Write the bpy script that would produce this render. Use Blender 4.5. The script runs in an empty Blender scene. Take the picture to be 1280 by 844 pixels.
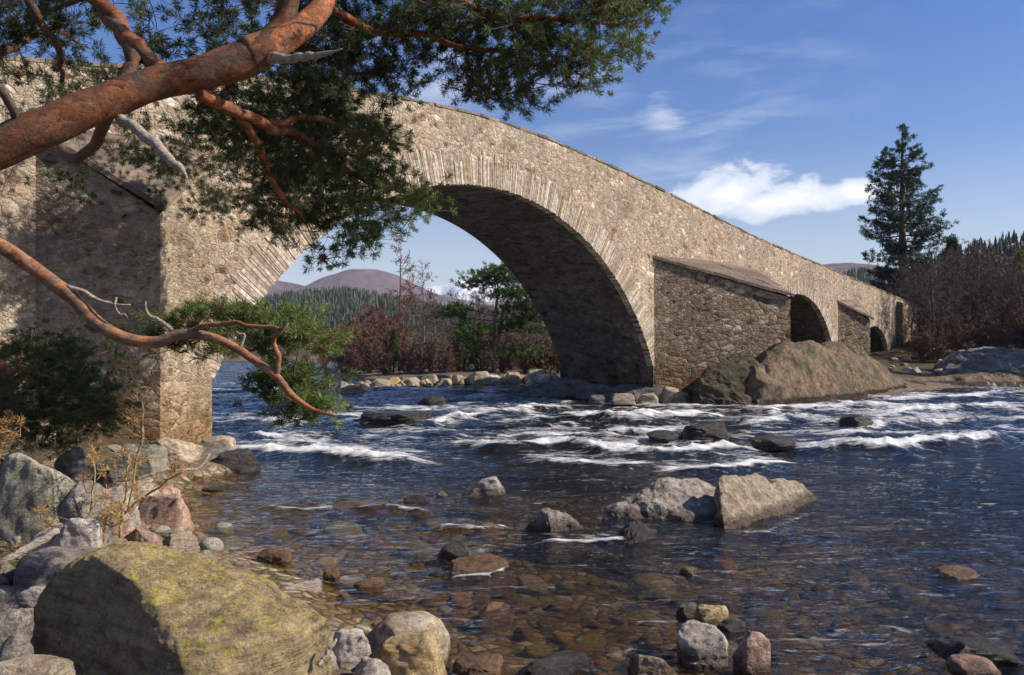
import bpy, bmesh, math, random
import numpy as np
from mathutils import Vector

# ------------------------------------------------------------------ camera, sky, sun, exposure
SC = bpy.context.scene
COL = SC.collection
CAM_H = 2.4            # eye height above the water
FOC = 1000.0           # focal length in photo pixels (photo is 1280 wide)

cam_d = bpy.data.cameras.new('camera')
cam_d.sensor_width = 36.0
cam_d.lens = 36.0 * FOC / 1280.0
cam_d.clip_start = 0.05
cam_d.clip_end = 30000
cam = bpy.data.objects.new('camera', cam_d)
COL.objects.link(cam)
cam.location = (0, 0, CAM_H)
cam.rotation_euler = (math.radians(90), 0, 0)
SC.camera = cam

SUN_EL = math.radians(36)
SUN_DIR = (0.9965, -0.084)          # horizontal direction towards the sun
SUN_AZ = math.atan2(SUN_DIR[0], SUN_DIR[1])   # clockwise from +Y
sd_ = bpy.data.lights.new('sun', 'SUN')
sd_.energy = 5.0
sd_.angle = math.radians(0.5)
sd_.color = (1.0, 0.91, 0.79)
sun = bpy.data.objects.new('sun', sd_)
COL.objects.link(sun)
_to = Vector((SUN_DIR[0] * math.cos(SUN_EL), SUN_DIR[1] * math.cos(SUN_EL), math.sin(SUN_EL)))
sun.rotation_euler = _to.to_track_quat('Z', 'Y').to_euler()
sun.location = (30, -5, 30)

SC.view_settings.view_transform = 'Standard'
SC.view_settings.look = 'None'
SC.view_settings.gamma = 1.0
SC.view_settings.exposure = 0.60
SC.render.engine = 'CYCLES'
SC.cycles.transparent_max_bounces = 12
SC.cycles.max_bounces = 6


class NT:
    """small helper for writing node trees"""
    def __init__(self, tree):
        self.t = tree
        tree.nodes.clear()

    def n(self, kind, **kw):
        nd = self.t.nodes.new(kind)
        for k, v in kw.items():
            if k.startswith('in_'):
                key = k[3:]
                key = int(key) if key.isdigit() else key.replace('_', ' ')
                self.put(nd, key, v)
            else:
                setattr(nd, k, v)
        return nd

    def put(self, nd, key, v):
        if isinstance(v, tuple) and len(v) == 2 and isinstance(v[0], bpy.types.Node):
            self.t.links.new(v[0].outputs[v[1]], nd.inputs[key])
        elif isinstance(v, bpy.types.Node):
            self.t.links.new(v.outputs[0], nd.inputs[key])
        elif isinstance(v, bpy.types.NodeSocket):
            self.t.links.new(v, nd.inputs[key])
        else:
            nd.inputs[key].default_value = v

    def math(self, op, a, b=0.0, clamp=False):
        nd = self.n('ShaderNodeMath', operation=op, use_clamp=clamp)
        self.put(nd, 0, a)
        self.put(nd, 1, b)
        return nd

    def mix(self, fac, a, b, mode='MIX'):
        nd = self.n('ShaderNodeMix', data_type='RGBA', blend_type=mode)
        self.put(nd, 0, fac)
        self.put(nd, 6, a)
        self.put(nd, 7, b)
        return nd.outputs[2]

    def ramp(self, fac, stops, interp='LINEAR'):
        nd = self.n('ShaderNodeValToRGB')
        cr = nd.color_ramp
        cr.interpolation = interp
        while len(cr.elements) > 1:
            cr.elements.remove(cr.elements[0])
        for i, (p, c) in enumerate(stops):
            e = cr.elements[0] if i == 0 else cr.elements.new(p)
            e.position = p
            e.color = (c, c, c, 1) if isinstance(c, (int, float)) else (c[0], c[1], c[2], 1)
        self.put(nd, 0, fac)
        return nd

    def noise(self, vec, scale, detail=4, rough=0.55, dist=0.0):
        nd = self.n('ShaderNodeTexNoise')
        nd.inputs['Scale'].default_value = scale
        nd.inputs['Detail'].default_value = detail
        nd.inputs['Roughness'].default_value = rough
        nd.inputs['Distortion'].default_value = dist
        if vec is not None:
            self.put(nd, 'Vector', vec)
        return nd

    def mapping(self, vec, scale=(1, 1, 1), loc=(0, 0, 0), rot=(0, 0, 0)):
        nd = self.n('ShaderNodeMapping')
        self.put(nd, 'Vector', vec)
        nd.inputs['Scale'].default_value = scale
        nd.inputs['Location'].default_value = loc
        nd.inputs['Rotation'].default_value = rot
        return nd


def c3(r, g, b):
    return (r, g, b, 1.0)


def make_world():
    w = bpy.data.worlds.new('World')
    SC.world = w
    w.use_nodes = True
    N = NT(w.node_tree)
    out = N.n('ShaderNodeOutputWorld')
    bg = N.n('ShaderNodeBackground', in_Strength=0.084)
    sky = N.n('ShaderNodeTexSky')
    sky.sky_type = 'NISHITA'
    sky.sun_disc = False
    sky.sun_elevation = SUN_EL
    sky.sun_rotation = SUN_AZ
    sky.air_density = 1.0
    sky.dust_density = 0.6
    sky.ozone_density = 3.0
    hs = N.n('ShaderNodeHueSaturation')
    hs.inputs['Saturation'].default_value = 1.45
    hs.inputs['Hue'].default_value = 0.516
    N.put(hs, 'Color', sky)
    tc = N.n('ShaderNodeTexCoord')
    d = (tc, 'Generated')
    sx = N.n('ShaderNodeSeparateXYZ')
    N.put(sx, 0, d)
    # direction in the plane: azimuth (x/y) and elevation
    az = N.math('ARCTAN2', (sx, 0), (sx, 1))
    el = N.math('ARCSINE', (sx, 2))
    comb = N.n('ShaderNodeCombineXYZ')
    N.put(comb, 0, az)
    N.put(comb, 1, el)

    def blob(a0, e0, wa, we):
        a = N.math('DIVIDE', N.math('SUBTRACT', az, a0), wa)
        e = N.math('DIVIDE', N.math('SUBTRACT', el, e0), we)
        r2 = N.math('ADD', N.math('MULTIPLY', a, a), N.math('MULTIPLY', e, e))
        return N.math('SUBTRACT', 1.0, N.math('POWER', r2, 0.5), clamp=False)
    # cumulus
    n1 = N.noise(N.mapping(comb, scale=(1.0, 1.7, 1)), 16, 9, 0.6, 0.25)
    c1 = N.math('MAXIMUM', blob(0.27, 0.172, 0.075, 0.036), blob(0.325, 0.160, 0.105, 0.027))
    c1 = N.math('MAXIMUM', c1, blob(0.405, 0.165, 0.05, 0.02))
    c1 = N.math('ADD', c1, N.math('MULTIPLY', N.math('SUBTRACT', n1, 0.5), 1.9))
    cum = N.ramp(c1, [(0.08, 0.0), (0.36, 0.6), (0.8, 0.97)])
    # cirrus streaks
    m2 = N.mapping(comb, scale=(2.0, 9.0, 1), rot=(0, 0, math.radians(-24)))
    n2 = N.noise(m2, 3.0, 8, 0.62, 0.4)
    big = N.noise(N.mapping(comb, loc=(3, 1, 0)), 2.2, 2, 0.5)
    cir = N.math('MULTIPLY', N.ramp(n2, [(0.48, 0.0), (0.85, 1.0)]), N.ramp(big, [(0.4, 0.0), (0.7, 1.0)]))
    cir = N.math('MULTIPLY', cir, 0.55)
    # wisps
    w1 = N.math('MAXIMUM', blob(0.183, 0.268, 0.045, 0.03), blob(-0.085, 0.30, 0.09, 0.06))
    w1 = N.math('ADD', w1, N.math('MULTIPLY', N.math('SUBTRACT', N.noise(m2, 5.0, 7, 0.65), 0.5), 2.4))
    wis = N.math('MULTIPLY', N.ramp(w1, [(0.25, 0.0), (0.95, 1.0)]), 0.36)
    haze_w = N.math('MULTIPLY', N.ramp(el, [(0.0, 1.0), (0.22, 0.0)]), 0.30)
    fac = N.math('MAXIMUM', N.math('MAXIMUM', cum, cir), N.math('MAXIMUM', wis, haze_w))
    col = N.mix(fac, hs, c3(10.2, 10.3, 10.6))
    N.put(bg, 'Color', col)
    N.put(out, 'Surface', bg)


make_world()

# ------------------------------------------------------------------ numeric helpers
random.seed(7)
RNG = np.random.default_rng(7)


_TAB = np.random.default_rng(99).random((128, 128, 32)).astype(np.float32).ravel()


def vnoise(x, y, z=0.0):
    x = np.asarray(x, float)
    y = np.asarray(y, float)
    z = np.broadcast_to(np.asarray(z, float), x.shape)
    ix, iy, iz = np.floor(x), np.floor(y), np.floor(z)
    fx, fy, fz = x - ix, y - iy, z - iz
    u = fx * fx * fx * (fx * (fx * 6 - 15) + 10)
    v = fy * fy * fy * (fy * (fy * 6 - 15) + 10)
    w = fz * fz * fz * (fz * (fz * 6 - 15) + 10)
    ix, iy, iz = ix.astype(np.int64), iy.astype(np.int64), iz.astype(np.int64)
    xs = ((ix & 127) << 12, ((ix + 1) & 127) << 12)
    ys = ((iy & 127) << 5, ((iy + 1) & 127) << 5)
    zs = (iz & 31, (iz + 1) & 31)

    def plane(c):
        a0 = _TAB[xs[0] + ys[0] + zs[c]]
        a1 = _TAB[xs[1] + ys[0] + zs[c]]
        b0 = _TAB[xs[0] + ys[1] + zs[c]]
        b1 = _TAB[xs[1] + ys[1] + zs[c]]
        p = a0 + (a1 - a0) * u
        return p + (b0 + (b1 - b0) * u - p) * v
    p0 = plane(0)
    if not iz.any() and not fz.any():
        return p0 * 2 - 1
    return (p0 + (plane(1) - p0) * w) * 2 - 1


def fbm(x, y, z=0.0, oct=4, gain=0.5, lac=2.03):
    s, a, t = 0, 1.0, 0
    for i in range(oct):
        s = s + a * vnoise(x + 17.3 * i, y - 9.1 * i, np.asarray(z) + 5.7 * i)
        t += a
        a *= gain
        x, y, z = x * lac, y * lac, np.asarray(z) * lac
    return s / t


def ridged(x, y, z=0.0, oct=4):
    s, a, t = 0, 1.0, 0
    for i in range(oct):
        s = s + a * (1 - np.abs(vnoise(x + 7.7 * i, y + 3.3 * i, np.asarray(z) + 2.2 * i)) * 1.6)
        t += a
        a *= 0.5
        x, y, z = x * 2.07, y * 2.07, np.asarray(z) * 2.07
    return s / t


def sstep(a, b, x):
    t = np.clip((x - a) / (b - a), 0, 1)
    return t * t * (3 - 2 * t)


def at(px, py, y):
    """world point seen at photo pixel (px, py) at distance y"""
    return np.array([(px - 640) / FOC * y, y, CAM_H + (422 - py) / FOC * y])


def on_level(px, py, z=0.0):
    y = (CAM_H - z) * FOC / (py - 422)
    return np.array([(px - 640) / FOC * y, y, z])


# ------------------------------------------------------------------ mesh / object helpers
def tri(F):
    F = np.asarray(F, np.int64)
    if F.shape[1] == 4:
        return np.concatenate([F[:, [0, 1, 2]], F[:, [0, 2, 3]]])
    return F


class MB:
    """collects geometry for ONE mesh"""
    def __init__(self):
        self.V, self.F, self.C, self.n = [], [], [], 0

    def add(self, V, F, col=None):
        V = np.asarray(V, float).reshape(-1, 3)
        F = tri(F)
        self.V.append(V)
        self.F.append(F + self.n)
        if col is None:
            col = (1, 1, 1)
        c = np.asarray(col, float)
        if c.ndim == 1:
            c = np.repeat(c[None], len(V), 0)
        self.C.append(c)
        self.n += len(V)

    def box(self, p0, p1, col=None):
        x0, y0, z0 = p0
        x1, y1, z1 = p1
        V = [(x0, y0, z0), (x1, y0, z0), (x1, y1, z0), (x0, y1, z0), (x0, y0, z1), (x1, y0, z1), (x1, y1, z1), (x0, y1, z1)]
        F = [(0, 3, 2, 1), (4, 5, 6, 7), (0, 1, 5, 4), (1, 2, 6, 5), (2, 3, 7, 6), (3, 0, 4, 7)]
        self.add(V, F, col)

    def tube(self, P, R, sides=8, col=None, cap=True, wob=0.0, seed=0):
        P = np.asarray(P, float)
        R = np.broadcast_to(np.asarray(R, float), (len(P),))
        T = np.gradient(P, axis=0)
        T /= np.linalg.norm(T, axis=1)[:, None] + 1e-9
        up = np.array([0.13, 0.31, 0.94])
        A = np.cross(T, up)
        A /= np.linalg.norm(A, axis=1)[:, None] + 1e-9
        B = np.cross(T, A)
        th = np.linspace(0, 2 * np.pi, sides, endpoint=False)
        rr = R[:, None] * np.ones(sides)[None]
        if wob:
            q = P[:, None, :] * 2.1 / max(R.max(), 1e-3) * 0.35
            rr = rr * (1 + wob * fbm(q[..., 0] + np.cos(th) * 1.2 + seed, q[..., 1] + np.sin(th) * 1.2, q[..., 2], 3))
        V = P[:, None, :] + rr[..., None] * (np.cos(th)[None, :, None] * A[:, None, :] + np.sin(th)[None, :, None] * B[:, None, :])
        n = len(P)
        i = np.arange(n - 1)[:, None] * sides
        j = np.arange(sides)[None]
        k = (j + 1) % sides
        F = np.stack([i + j, i + k, i + sides + k, i + sides + j], -1).reshape(-1, 4)
        V = V.reshape(-1, 3)
        F = tri(F)
        if cap:
            V = np.concatenate([V, P[:1], P[-1:]])
            m = n * sides
            e = (n - 1) * sides
            F = np.concatenate([F, np.array([(m, (q + 1) % sides, q) for q in range(sides)]), np.array([(m + 1, e + q, e + (q + 1) % sides) for q in range(sides)])])
        if col is not None and np.ndim(col) == 2:
            col = np.concatenate([np.repeat(np.asarray(col), sides, 0)] + ([np.asarray(col)[:1], np.asarray(col)[-1:]] if cap else []))
        self.add(V, F, col)

    def prisms(self, P0, P1, R0, R1, col=None):
        """many thin three-sided twigs"""
        P0 = np.asarray(P0, float).reshape(-1, 3)
        P1 = np.asarray(P1, float).reshape(-1, 3)
        n = len(P0)
        if n == 0:
            return
        R0 = np.broadcast_to(np.asarray(R0, float), (n,))
        R1 = np.broadcast_to(np.asarray(R1, float), (n,))
        T = P1 - P0
        T /= np.linalg.norm(T, axis=1)[:, None] + 1e-9
        A = np.cross(T, np.array([0.37, 0.21, 0.9]))
        A /= np.linalg.norm(A, axis=1)[:, None] + 1e-9
        B = np.cross(T, A)
        V = np.zeros((n, 6, 3))
        for k in range(3):
            a = 2 * np.pi * k / 3
            o = np.cos(a) * A + np.sin(a) * B
            V[:, k] = P0 + o * R0[:, None]
            V[:, 3 + k] = P1 + o * R1[:, None]
        b = np.arange(n)[:, None, None] * 6
        f = np.array([(0, 1, 4), (0, 4, 3), (1, 2, 5), (1, 5, 4), (2, 0, 3), (2, 3, 5)])
        F = (b + f[None]).reshape(-1, 3)
        if col is not None:
            col = np.asarray(col, float)
            if col.ndim == 2:
                col = np.repeat(col, 6, 0)
        self.add(V.reshape(-1, 3), F, col)

    def mesh(self, name, mat=None, smooth=True, origin=(0, 0, 0), extra=None):
        V = np.concatenate(self.V) - np.asarray(origin, float)
        F = np.concatenate(self.F)
        return raw_mesh(name, V, F, mat, smooth, np.concatenate(self.C), extra)


def raw_mesh(name, V, F, mat=None, smooth=True, col=None, extra=None):
    me = bpy.data.meshes.new(name)
    V = np.ascontiguousarray(V, dtype=np.float32)
    F = np.ascontiguousarray(F, dtype=np.int32)
    k = F.shape[1]
    me.vertices.add(len(V))
    me.vertices.foreach_set('co', V.ravel())
    me.loops.add(F.size)
    me.loops.foreach_set('vertex_index', F.ravel())
    me.polygons.add(len(F))
    me.polygons.foreach_set('loop_start', np.arange(0, F.size, k, dtype=np.int32))
    me.polygons.foreach_set('loop_total', np.full(len(F), k, dtype=np.int32))
    me.polygons.foreach_set('use_smooth', np.full(len(F), bool(smooth)))
    if col is not None:
        a = me.attributes.new('tint', 'FLOAT_COLOR', 'POINT')
        c4 = np.ones((len(V), 4), np.float32)
        c4[:, :3] = col
        a.data.foreach_set('color', c4.ravel())
    for nm, arr in (extra or {}).items():
        a = me.attributes.new(nm, 'FLOAT', 'POINT')
        a.data.foreach_set('value', np.ascontiguousarray(arr, dtype=np.float32))
    me.update(calc_edges=True)
    if mat:
        me.materials.append(mat)
    return me


def link(name, data, parent=None, loc=(0, 0, 0)):
    o = bpy.data.objects.new(name, data)
    COL.objects.link(o)
    o.location = loc
    if parent is not None:
        o.parent = parent
    return o


def tag(o, label=None, cat=None, group=None, kind=None):
    for k, v in (('label', label), ('category', cat), ('group', group), ('kind', kind)):
        if v:
            o[k] = v
    return o


def thing(name, label, cat, loc=(0, 0, 0), rz=0.0, group=None):
    o = bpy.data.objects.new(name, None)
    COL.objects.link(o)
    o.empty_display_size = 0.2
    o.location = tuple(float(v) for v in loc)
    o.rotation_euler = (0, 0, rz)
    return tag(o, label, cat, group)


# ------------------------------------------------------------------ materials
def new_mat(name):
    m = bpy.data.materials.new(name)
    m.use_nodes = True
    N = NT(m.node_tree)
    out = N.n('ShaderNodeOutputMaterial')
    return m, N, out


def principled(N, out, col, rough=0.8, bump=None, bstr=0.5, bdist=0.05, spec=0.3):
    b = N.n('ShaderNodeBsdfPrincipled')
    N.put(b, 'Base Color', col)
    N.put(b, 'Roughness', rough)
    N.put(b, 'Specular IOR Level', spec)
    if bump is not None:
        bp = N.n('ShaderNodeBump', in_Strength=bstr, in_Distance=bdist)
        N.put(bp, 'Height', bump)
        N.put(b, 'Normal', bp)
    N.put(out, 'Surface', b)
    return b


def mat_masonry(name, ramp, mortar, scale=3.0, aspect=(0.8, 0.8, 1.25), stain=True, mortar_w=0.06, bdist=0.05, dark=0.0, warp_s=0.30, ochre=0.45):
    """rubble stonework, stones from two Voronoi sizes in object space"""
    m, N, out = new_mat(name)
    tc = N.n('ShaderNodeTexCoord')
    p = (tc, 'Object')
    warp = N.noise(p, 4.5, 4, 0.6)
    wv = N.n('ShaderNodeVectorMath', operation='SCALE')
    sub = N.n('ShaderNodeVectorMath', operation='SUBTRACT')
    N.put(sub, 0, (warp, 'Color'))
    sub.inputs[1].default_value = (0.5, 0.5, 0.5)
    N.put(wv, 0, sub)
    wv.inputs['Scale'].default_value = warp_s
    pv = N.n('ShaderNodeVectorMath', operation='ADD')
    N.put(pv, 0, p)
    N.put(pv, 1, wv)
    mp = N.mapping(pv, scale=aspect)

    def voro(s):
        a = N.n('ShaderNodeTexVoronoi', feature='F1')
        a.inputs['Scale'].default_value = s
        a.inputs['Randomness'].default_value = 0.95
        N.put(a, 'Vector', mp)
        b = N.n('ShaderNodeTexVoronoi', feature='DISTANCE_TO_EDGE')
        b.inputs['Scale'].default_value = s
        b.inputs['Randomness'].default_value = 0.95
        N.put(b, 'Vector', mp)
        return a, b
    a1, b1 = voro(scale)
    a2, b2 = voro(scale * 2.1)
    pick = N.ramp(N.noise(p, 0.9, 4, 0.6), [(0.46, 0.0), (0.56, 1.0)])
    sepa = N.n('ShaderNodeSeparateColor')
    N.put(sepa, 0, (a1, 'Color'))
    sepb = N.n('ShaderNodeSeparateColor')
    N.put(sepb, 0, (a2, 'Color'))
    r1 = N.ramp((sepa, 0), ramp)
    r2 = N.ramp((sepb, 0), ramp)
    stone = N.mix(pick, r1, r2)
    fine = N.noise(p, 22, 6, 0.65)
    stone = N.mix(0.8, stone, N.ramp(fine, [(0.28, 0.35), (0.72, 1.5)]), 'MULTIPLY')
    med = N.noise(p, 7.0, 6, 0.7, 0.4)
    stone = N.mix(0.75, stone, N.ramp(med, [(0.3, (0.5, 0.44, 0.4)), (0.5, (1, 1, 1)), (0.68, (1.5, 1.45, 1.4))]), 'MULTIPLY')
    e1 = N.ramp(b1, [(0.0, 0.0), (mortar_w, 0.10), (mortar_w * 2.4, 1.0)])
    e2 = N.ramp(b2, [(0.0, 0.0), (mortar_w * 1.2, 0.10), (mortar_w * 3, 1.0)])
    edge = N.mix(pick, e1, e2)
    patchy = N.ramp(N.noise(p, 1.3, 5, 0.6), [(0.3, 0.25), (0.65, 1.0)])
    mm = N.math('MULTIPLY', N.math('SUBTRACT', 1.0, edge), patchy)
    mm = N.math('MULTIPLY', mm, 0.9)
    mortar = N.mix(0.7, mortar, N.ramp(med, [(0.3, 0.62), (0.7, 1.25)]), 'MULTIPLY')
    col = N.mix(mm, stone, mortar)
    # dark gaps in the deepest joints
    gap = N.math('MULTIPLY', N.ramp(edge, [(0.0, 1.0), (0.25, 0.0)]), N.ramp(N.noise(p, 2.6, 4, 0.6), [(0.56, 0.0), (0.72, 0.7)]))
    col = N.mix(gap, col, c3(0.06, 0.045, 0.03))
    # weather tone over metres
    wt = N.ramp(N.noise(p, 0.35, 6, 0.62), [(0.3, (0.68, 0.64, 0.6)), (0.5, (1, 0.98, 0.95)), (0.72, (1.18, 1.12, 1.02))])
    col = N.mix(0.85, col, wt, 'MULTIPLY')
    # vertical dark runs
    run = N.noise(N.mapping(p, scale=(2.2, 2.2, 0.22)), 1.0, 6, 0.65)
    col = N.mix(N.ramp(run, [(0.55, 0.0), (0.75, 0.55)]), col, N.mix(1.0, col, c3(0.42, 0.4, 0.38), 'MULTIPLY'))
    # pale lichen spots, ochre lichen
    lich = N.ramp(N.noise(p, 7.0, 5, 0.7), [(0.64, 0.0), (0.70, 0.6)])
    col = N.mix(lich, col, c3(0.52, 0.48, 0.40))
    och = N.ramp(N.noise(p, 3.1, 5, 0.7), [(0.60, 0.0), (0.70, ochre)])
    col = N.mix(och, col, c3(0.42, 0.26, 0.09))
    if stain:
        sx = N.n('ShaderNodeSeparateXYZ')
        N.put(sx, 0, p)
        zz = N.math('ADD', (sx, 2), N.math('MULTIPLY', N.math('SUBTRACT', N.noise(p, 1.4, 4, 0.6), 0.5), 1.2))
        wet = N.ramp(N.math('MULTIPLY', zz, 0.35), [(0.22, 0.85), (0.7, 0.0)])
        col = N.mix(wet, col, N.mix(1.0, col, c3(0.62, 0.46, 0.28), 'MULTIPLY'))
    if dark:
        col = N.mix(dark, col, c3(0.05, 0.045, 0.04))
    dome1 = N.ramp(b1, [(0.0, 0.0), (0.09, 0.7), (0.3, 1.0)])
    dome2 = N.ramp(b2, [(0.0, 0.0), (0.12, 0.7), (0.35, 0.9)])
    h = N.mix(pick, dome1, dome2)
    h = N.math('ADD', N.math('ADD', N.math('MULTIPLY', h, 0.8), N.math('MULTIPLY', (sepa, 1), 0.5)), N.math('ADD', N.math('MULTIPLY', fine, 0.45), N.math('MULTIPLY', med, 0.8)))
    principled(N, out, col, 0.9, h, 0.9, bdist, 0.15)
    return m


TAN = [(0.0, (0.107, 0.068, 0.046)), (0.12, (0.214, 0.141, 0.096)), (0.3, (0.332, 0.249, 0.180)), (0.5, (0.428, 0.333, 0.246)), (0.68, (0.332, 0.282, 0.240)), (0.82, (0.471, 0.384, 0.300)), (0.93, (0.663, 0.599, 0.504)), (1.0, (0.278, 0.147, 0.066))]
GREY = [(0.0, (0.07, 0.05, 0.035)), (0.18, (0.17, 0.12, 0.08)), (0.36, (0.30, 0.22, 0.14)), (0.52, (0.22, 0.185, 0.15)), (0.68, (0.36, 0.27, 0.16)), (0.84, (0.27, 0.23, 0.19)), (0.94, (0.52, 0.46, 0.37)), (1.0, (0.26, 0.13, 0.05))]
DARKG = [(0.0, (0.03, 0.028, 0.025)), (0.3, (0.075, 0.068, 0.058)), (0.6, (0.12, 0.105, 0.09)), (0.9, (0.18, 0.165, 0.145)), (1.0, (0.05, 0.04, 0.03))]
M_WALL = mat_masonry('masonry_tan', TAN, c3(0.49, 0.405, 0.305), scale=4.6, mortar_w=0.10)
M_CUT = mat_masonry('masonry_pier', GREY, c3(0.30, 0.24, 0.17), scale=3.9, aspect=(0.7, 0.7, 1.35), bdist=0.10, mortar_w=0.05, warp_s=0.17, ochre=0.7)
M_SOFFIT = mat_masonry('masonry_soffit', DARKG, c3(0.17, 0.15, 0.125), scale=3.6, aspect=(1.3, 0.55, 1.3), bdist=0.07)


def mat_attr_stone(name, rough=0.9, scale=14, bdist=0.02, low=0.55, high=1.3):
    m, N, out = new_mat(name)
    at_ = N.n('ShaderNodeAttribute', attribute_name='tint')
    tc = N.n('ShaderNodeTexCoord')
    n1 = N.noise((tc, 'Object'), scale, 6, 0.68)
    n2 = N.noise((tc, 'Object'), scale * 0.25, 4, 0.6)
    col = N.mix(1.0, (at_, 'Color'), N.ramp(n1, [(0.25, low), (0.75, high)]), 'MULTIPLY')
    col = N.mix(0.6, col, N.ramp(n2, [(0.3, 0.6), (0.7, 1.25)]), 'MULTIPLY')
    principled(N, out, col, rough, n1, 0.8, bdist, 0.2)
    return m


M_VOUSSOIR = mat_attr_stone('voussoir_stone', 0.9, 9, 0.05, 0.4, 1.45)


def mat_rock(name, cols, streak=(1, 1, 3.2), lichen=None, wet=True, scale=1.0, rough=0.85, bdist=0.035, moss=None, cracks=0.018, crack_lo=0.5, wet_z=0.16):
    """weathered rock: banding, mottling, pits and a wet dark foot at the water line"""
    m, N, out = new_mat(name)
    tc = N.n('ShaderNodeTexCoord')
    oi = N.n('ShaderNodeObjectInfo')
    off = N.n('ShaderNodeVectorMath', operation='SCALE')
    off.inputs[0].default_value = (37, 19, 53)
    N.put(off, 'Scale', (oi, 'Random'))
    pa = N.n('ShaderNodeVectorMath', operation='ADD')
    N.put(pa, 0, (tc, 'Object'))
    N.put(pa, 1, off)
    band = N.noise(N.mapping(pa, scale=streak, rot=(0.2, 0.35, 0.1)), 2.6 * scale, 8, 0.68, 0.25)
    mott = N.noise(pa, 9 * scale, 7, 0.7)
    fine = N.noise(pa, 46 * scale, 5, 0.7)
    col = N.ramp(band, [(0.28, cols[0]), (0.45, cols[1]), (0.6, cols[2]), (0.75, cols[1])])
    col = N.mix(0.75, col, N.ramp(mott, [(0.3, 0.35), (0.5, 1.0), (0.7, 1.5)]), 'MULTIPLY')
    col = N.mix(0.75, col, N.ramp(fine, [(0.3, 0.5), (0.7, 1.4)]), 'MULTIPLY')
    shade = N.ramp((oi, 'Random'), [(0.0, 0.7), (1.0, 1.25)])
    col = N.mix(0.8, col, shade, 'MULTIPLY')
    ck = N.n('ShaderNodeTexVoronoi', feature='DISTANCE_TO_EDGE')
    ck.inputs['Scale'].default_value = 1.7 * scale
    wq = N.n('ShaderNodeVectorMath', operation='ADD')
    N.put(wq, 0, pa)
    N.put(wq, 1, (mott, 'Color'))
    N.put(ck, 'Vector', N.mapping(wq, scale=(1, 1, 1.8)))
    crack = N.ramp(ck, [(0.0, 1.0), (cracks, 0.0)])
    crack = N.math('MULTIPLY', crack, N.ramp(N.noise(pa, 1.5 * scale, 3, 0.5), [(crack_lo, 0.0), (crack_lo + 0.1, 0.85)]))
    col = N.mix(crack, col, c3(0.03, 0.025, 0.02))
    if lichen:
        geo = N.n('ShaderNodeNewGeometry')
        sz = N.n('ShaderNodeSeparateXYZ')
        N.put(sz, 0, (geo, 'Normal'))
        up = N.ramp((sz, 2), [(0.3, 0.0), (0.75, 1.0)])
        l1 = N.math('MULTIPLY', N.math('MULTIPLY', N.ramp(N.noise(pa, 15 * scale, 9, 0.8, 0.5), [(0.50, 0.0), (0.56, 0.9)]), N.ramp(N.noise(pa, 1.6 * scale, 3, 0.6), [(0.38, 0.0), (0.52, 1.0)])), up)
        col = N.mix(l1, col, lichen)
        l2 = N.ramp(N.noise(N.mapping(pa, loc=(4, 2, 8)), 12 * scale, 6, 0.7), [(0.63, 0.0), (0.70, 0.7)])
        col = N.mix(l2, col, c3(0.34, 0.33, 0.29))
    if moss:
        m1 = N.ramp(N.noise(pa, 1.9 * scale, 6, 0.66), [(0.48, 0.0), (0.62, 0.85)])
        col = N.mix(m1, col, moss)
    rg = rough
    if wet:
        geo2 = N.n('ShaderNodeNewGeometry')
        sp = N.n('ShaderNodeSeparateXYZ')
        N.put(sp, 0, (geo2, 'Position'))
        wz = N.math('ADD', (sp, 2), N.math('MULTIPLY', N.math('SUBTRACT', mott, 0.5), 0.10))
        wm = N.ramp(wz, [(wet_z - 0.09, 1.0), (wet_z, 0.0)])
        col = N.mix(wm, col, N.mix(1.0, col, c3(0.30, 0.25, 0.20), 'MULTIPLY'))
        rg = N.ramp(wm, [(0.0, rough), (1.0, 0.25)])
    h = N.math('ADD', N.math('ADD', N.math('MULTIPLY', band, 1.6), N.math('MULTIPLY', mott, 1.0)), N.math('SUBTRACT', N.math('MULTIPLY', fine, 0.3), N.math('MULTIPLY', crack, 0.8)))
    principled(N, out, col, rg, h, 1.0, bdist, 0.35)
    return m


R_LICHEN = mat_rock('rock_lichen', [(0.08, 0.06, 0.036), (0.25, 0.185, 0.10), (0.40, 0.30, 0.165)], streak=(0.6, 1, 6.5), lichen=c3(0.40, 0.33, 0.045), wet=False, scale=1.1, bdist=0.05)
R_GREY = mat_rock('rock_grey', [(0.11, 0.092, 0.075), (0.235, 0.20, 0.165), (0.34, 0.295, 0.245)], scale=1.4)
R_GREEN = mat_rock('rock_greygreen', [(0.13, 0.12, 0.085), (0.24, 0.22, 0.16), (0.33, 0.30, 0.23)], lichen=c3(0.36, 0.36, 0.27), wet=False, scale=1.2)
R_PINK = mat_rock('rock_pink', [(0.26, 0.15, 0.105), (0.40, 0.25, 0.18), (0.50, 0.35, 0.27)], scale=1.5)
R_TAN = mat_rock('rock_tan', [(0.22, 0.16, 0.10), (0.36, 0.28, 0.19), (0.46, 0.38, 0.28)], scale=1.6)
R_GOLD = mat_rock('rock_golden', [(0.24, 0.15, 0.06), (0.40, 0.27, 0.12), (0.48, 0.36, 0.19)], scale=1.6)
R_PALE = mat_rock('rock_pale', [(0.24, 0.19, 0.15), (0.42, 0.355, 0.30), (0.55, 0.49, 0.43)], scale=2.0)
R_DARK = mat_rock('rock_dark_wet', [(0.012, 0.011, 0.010), (0.03, 0.026, 0.022), (0.06, 0.048, 0.038)], wet=False, rough=0.3, scale=1.6)
R_BROWN = mat_rock('rock_brown_wet', [(0.06, 0.03, 0.015), (0.12, 0.065, 0.03), (0.17, 0.095, 0.05)], wet=False, rough=0.35, scale=1.8)
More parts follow.
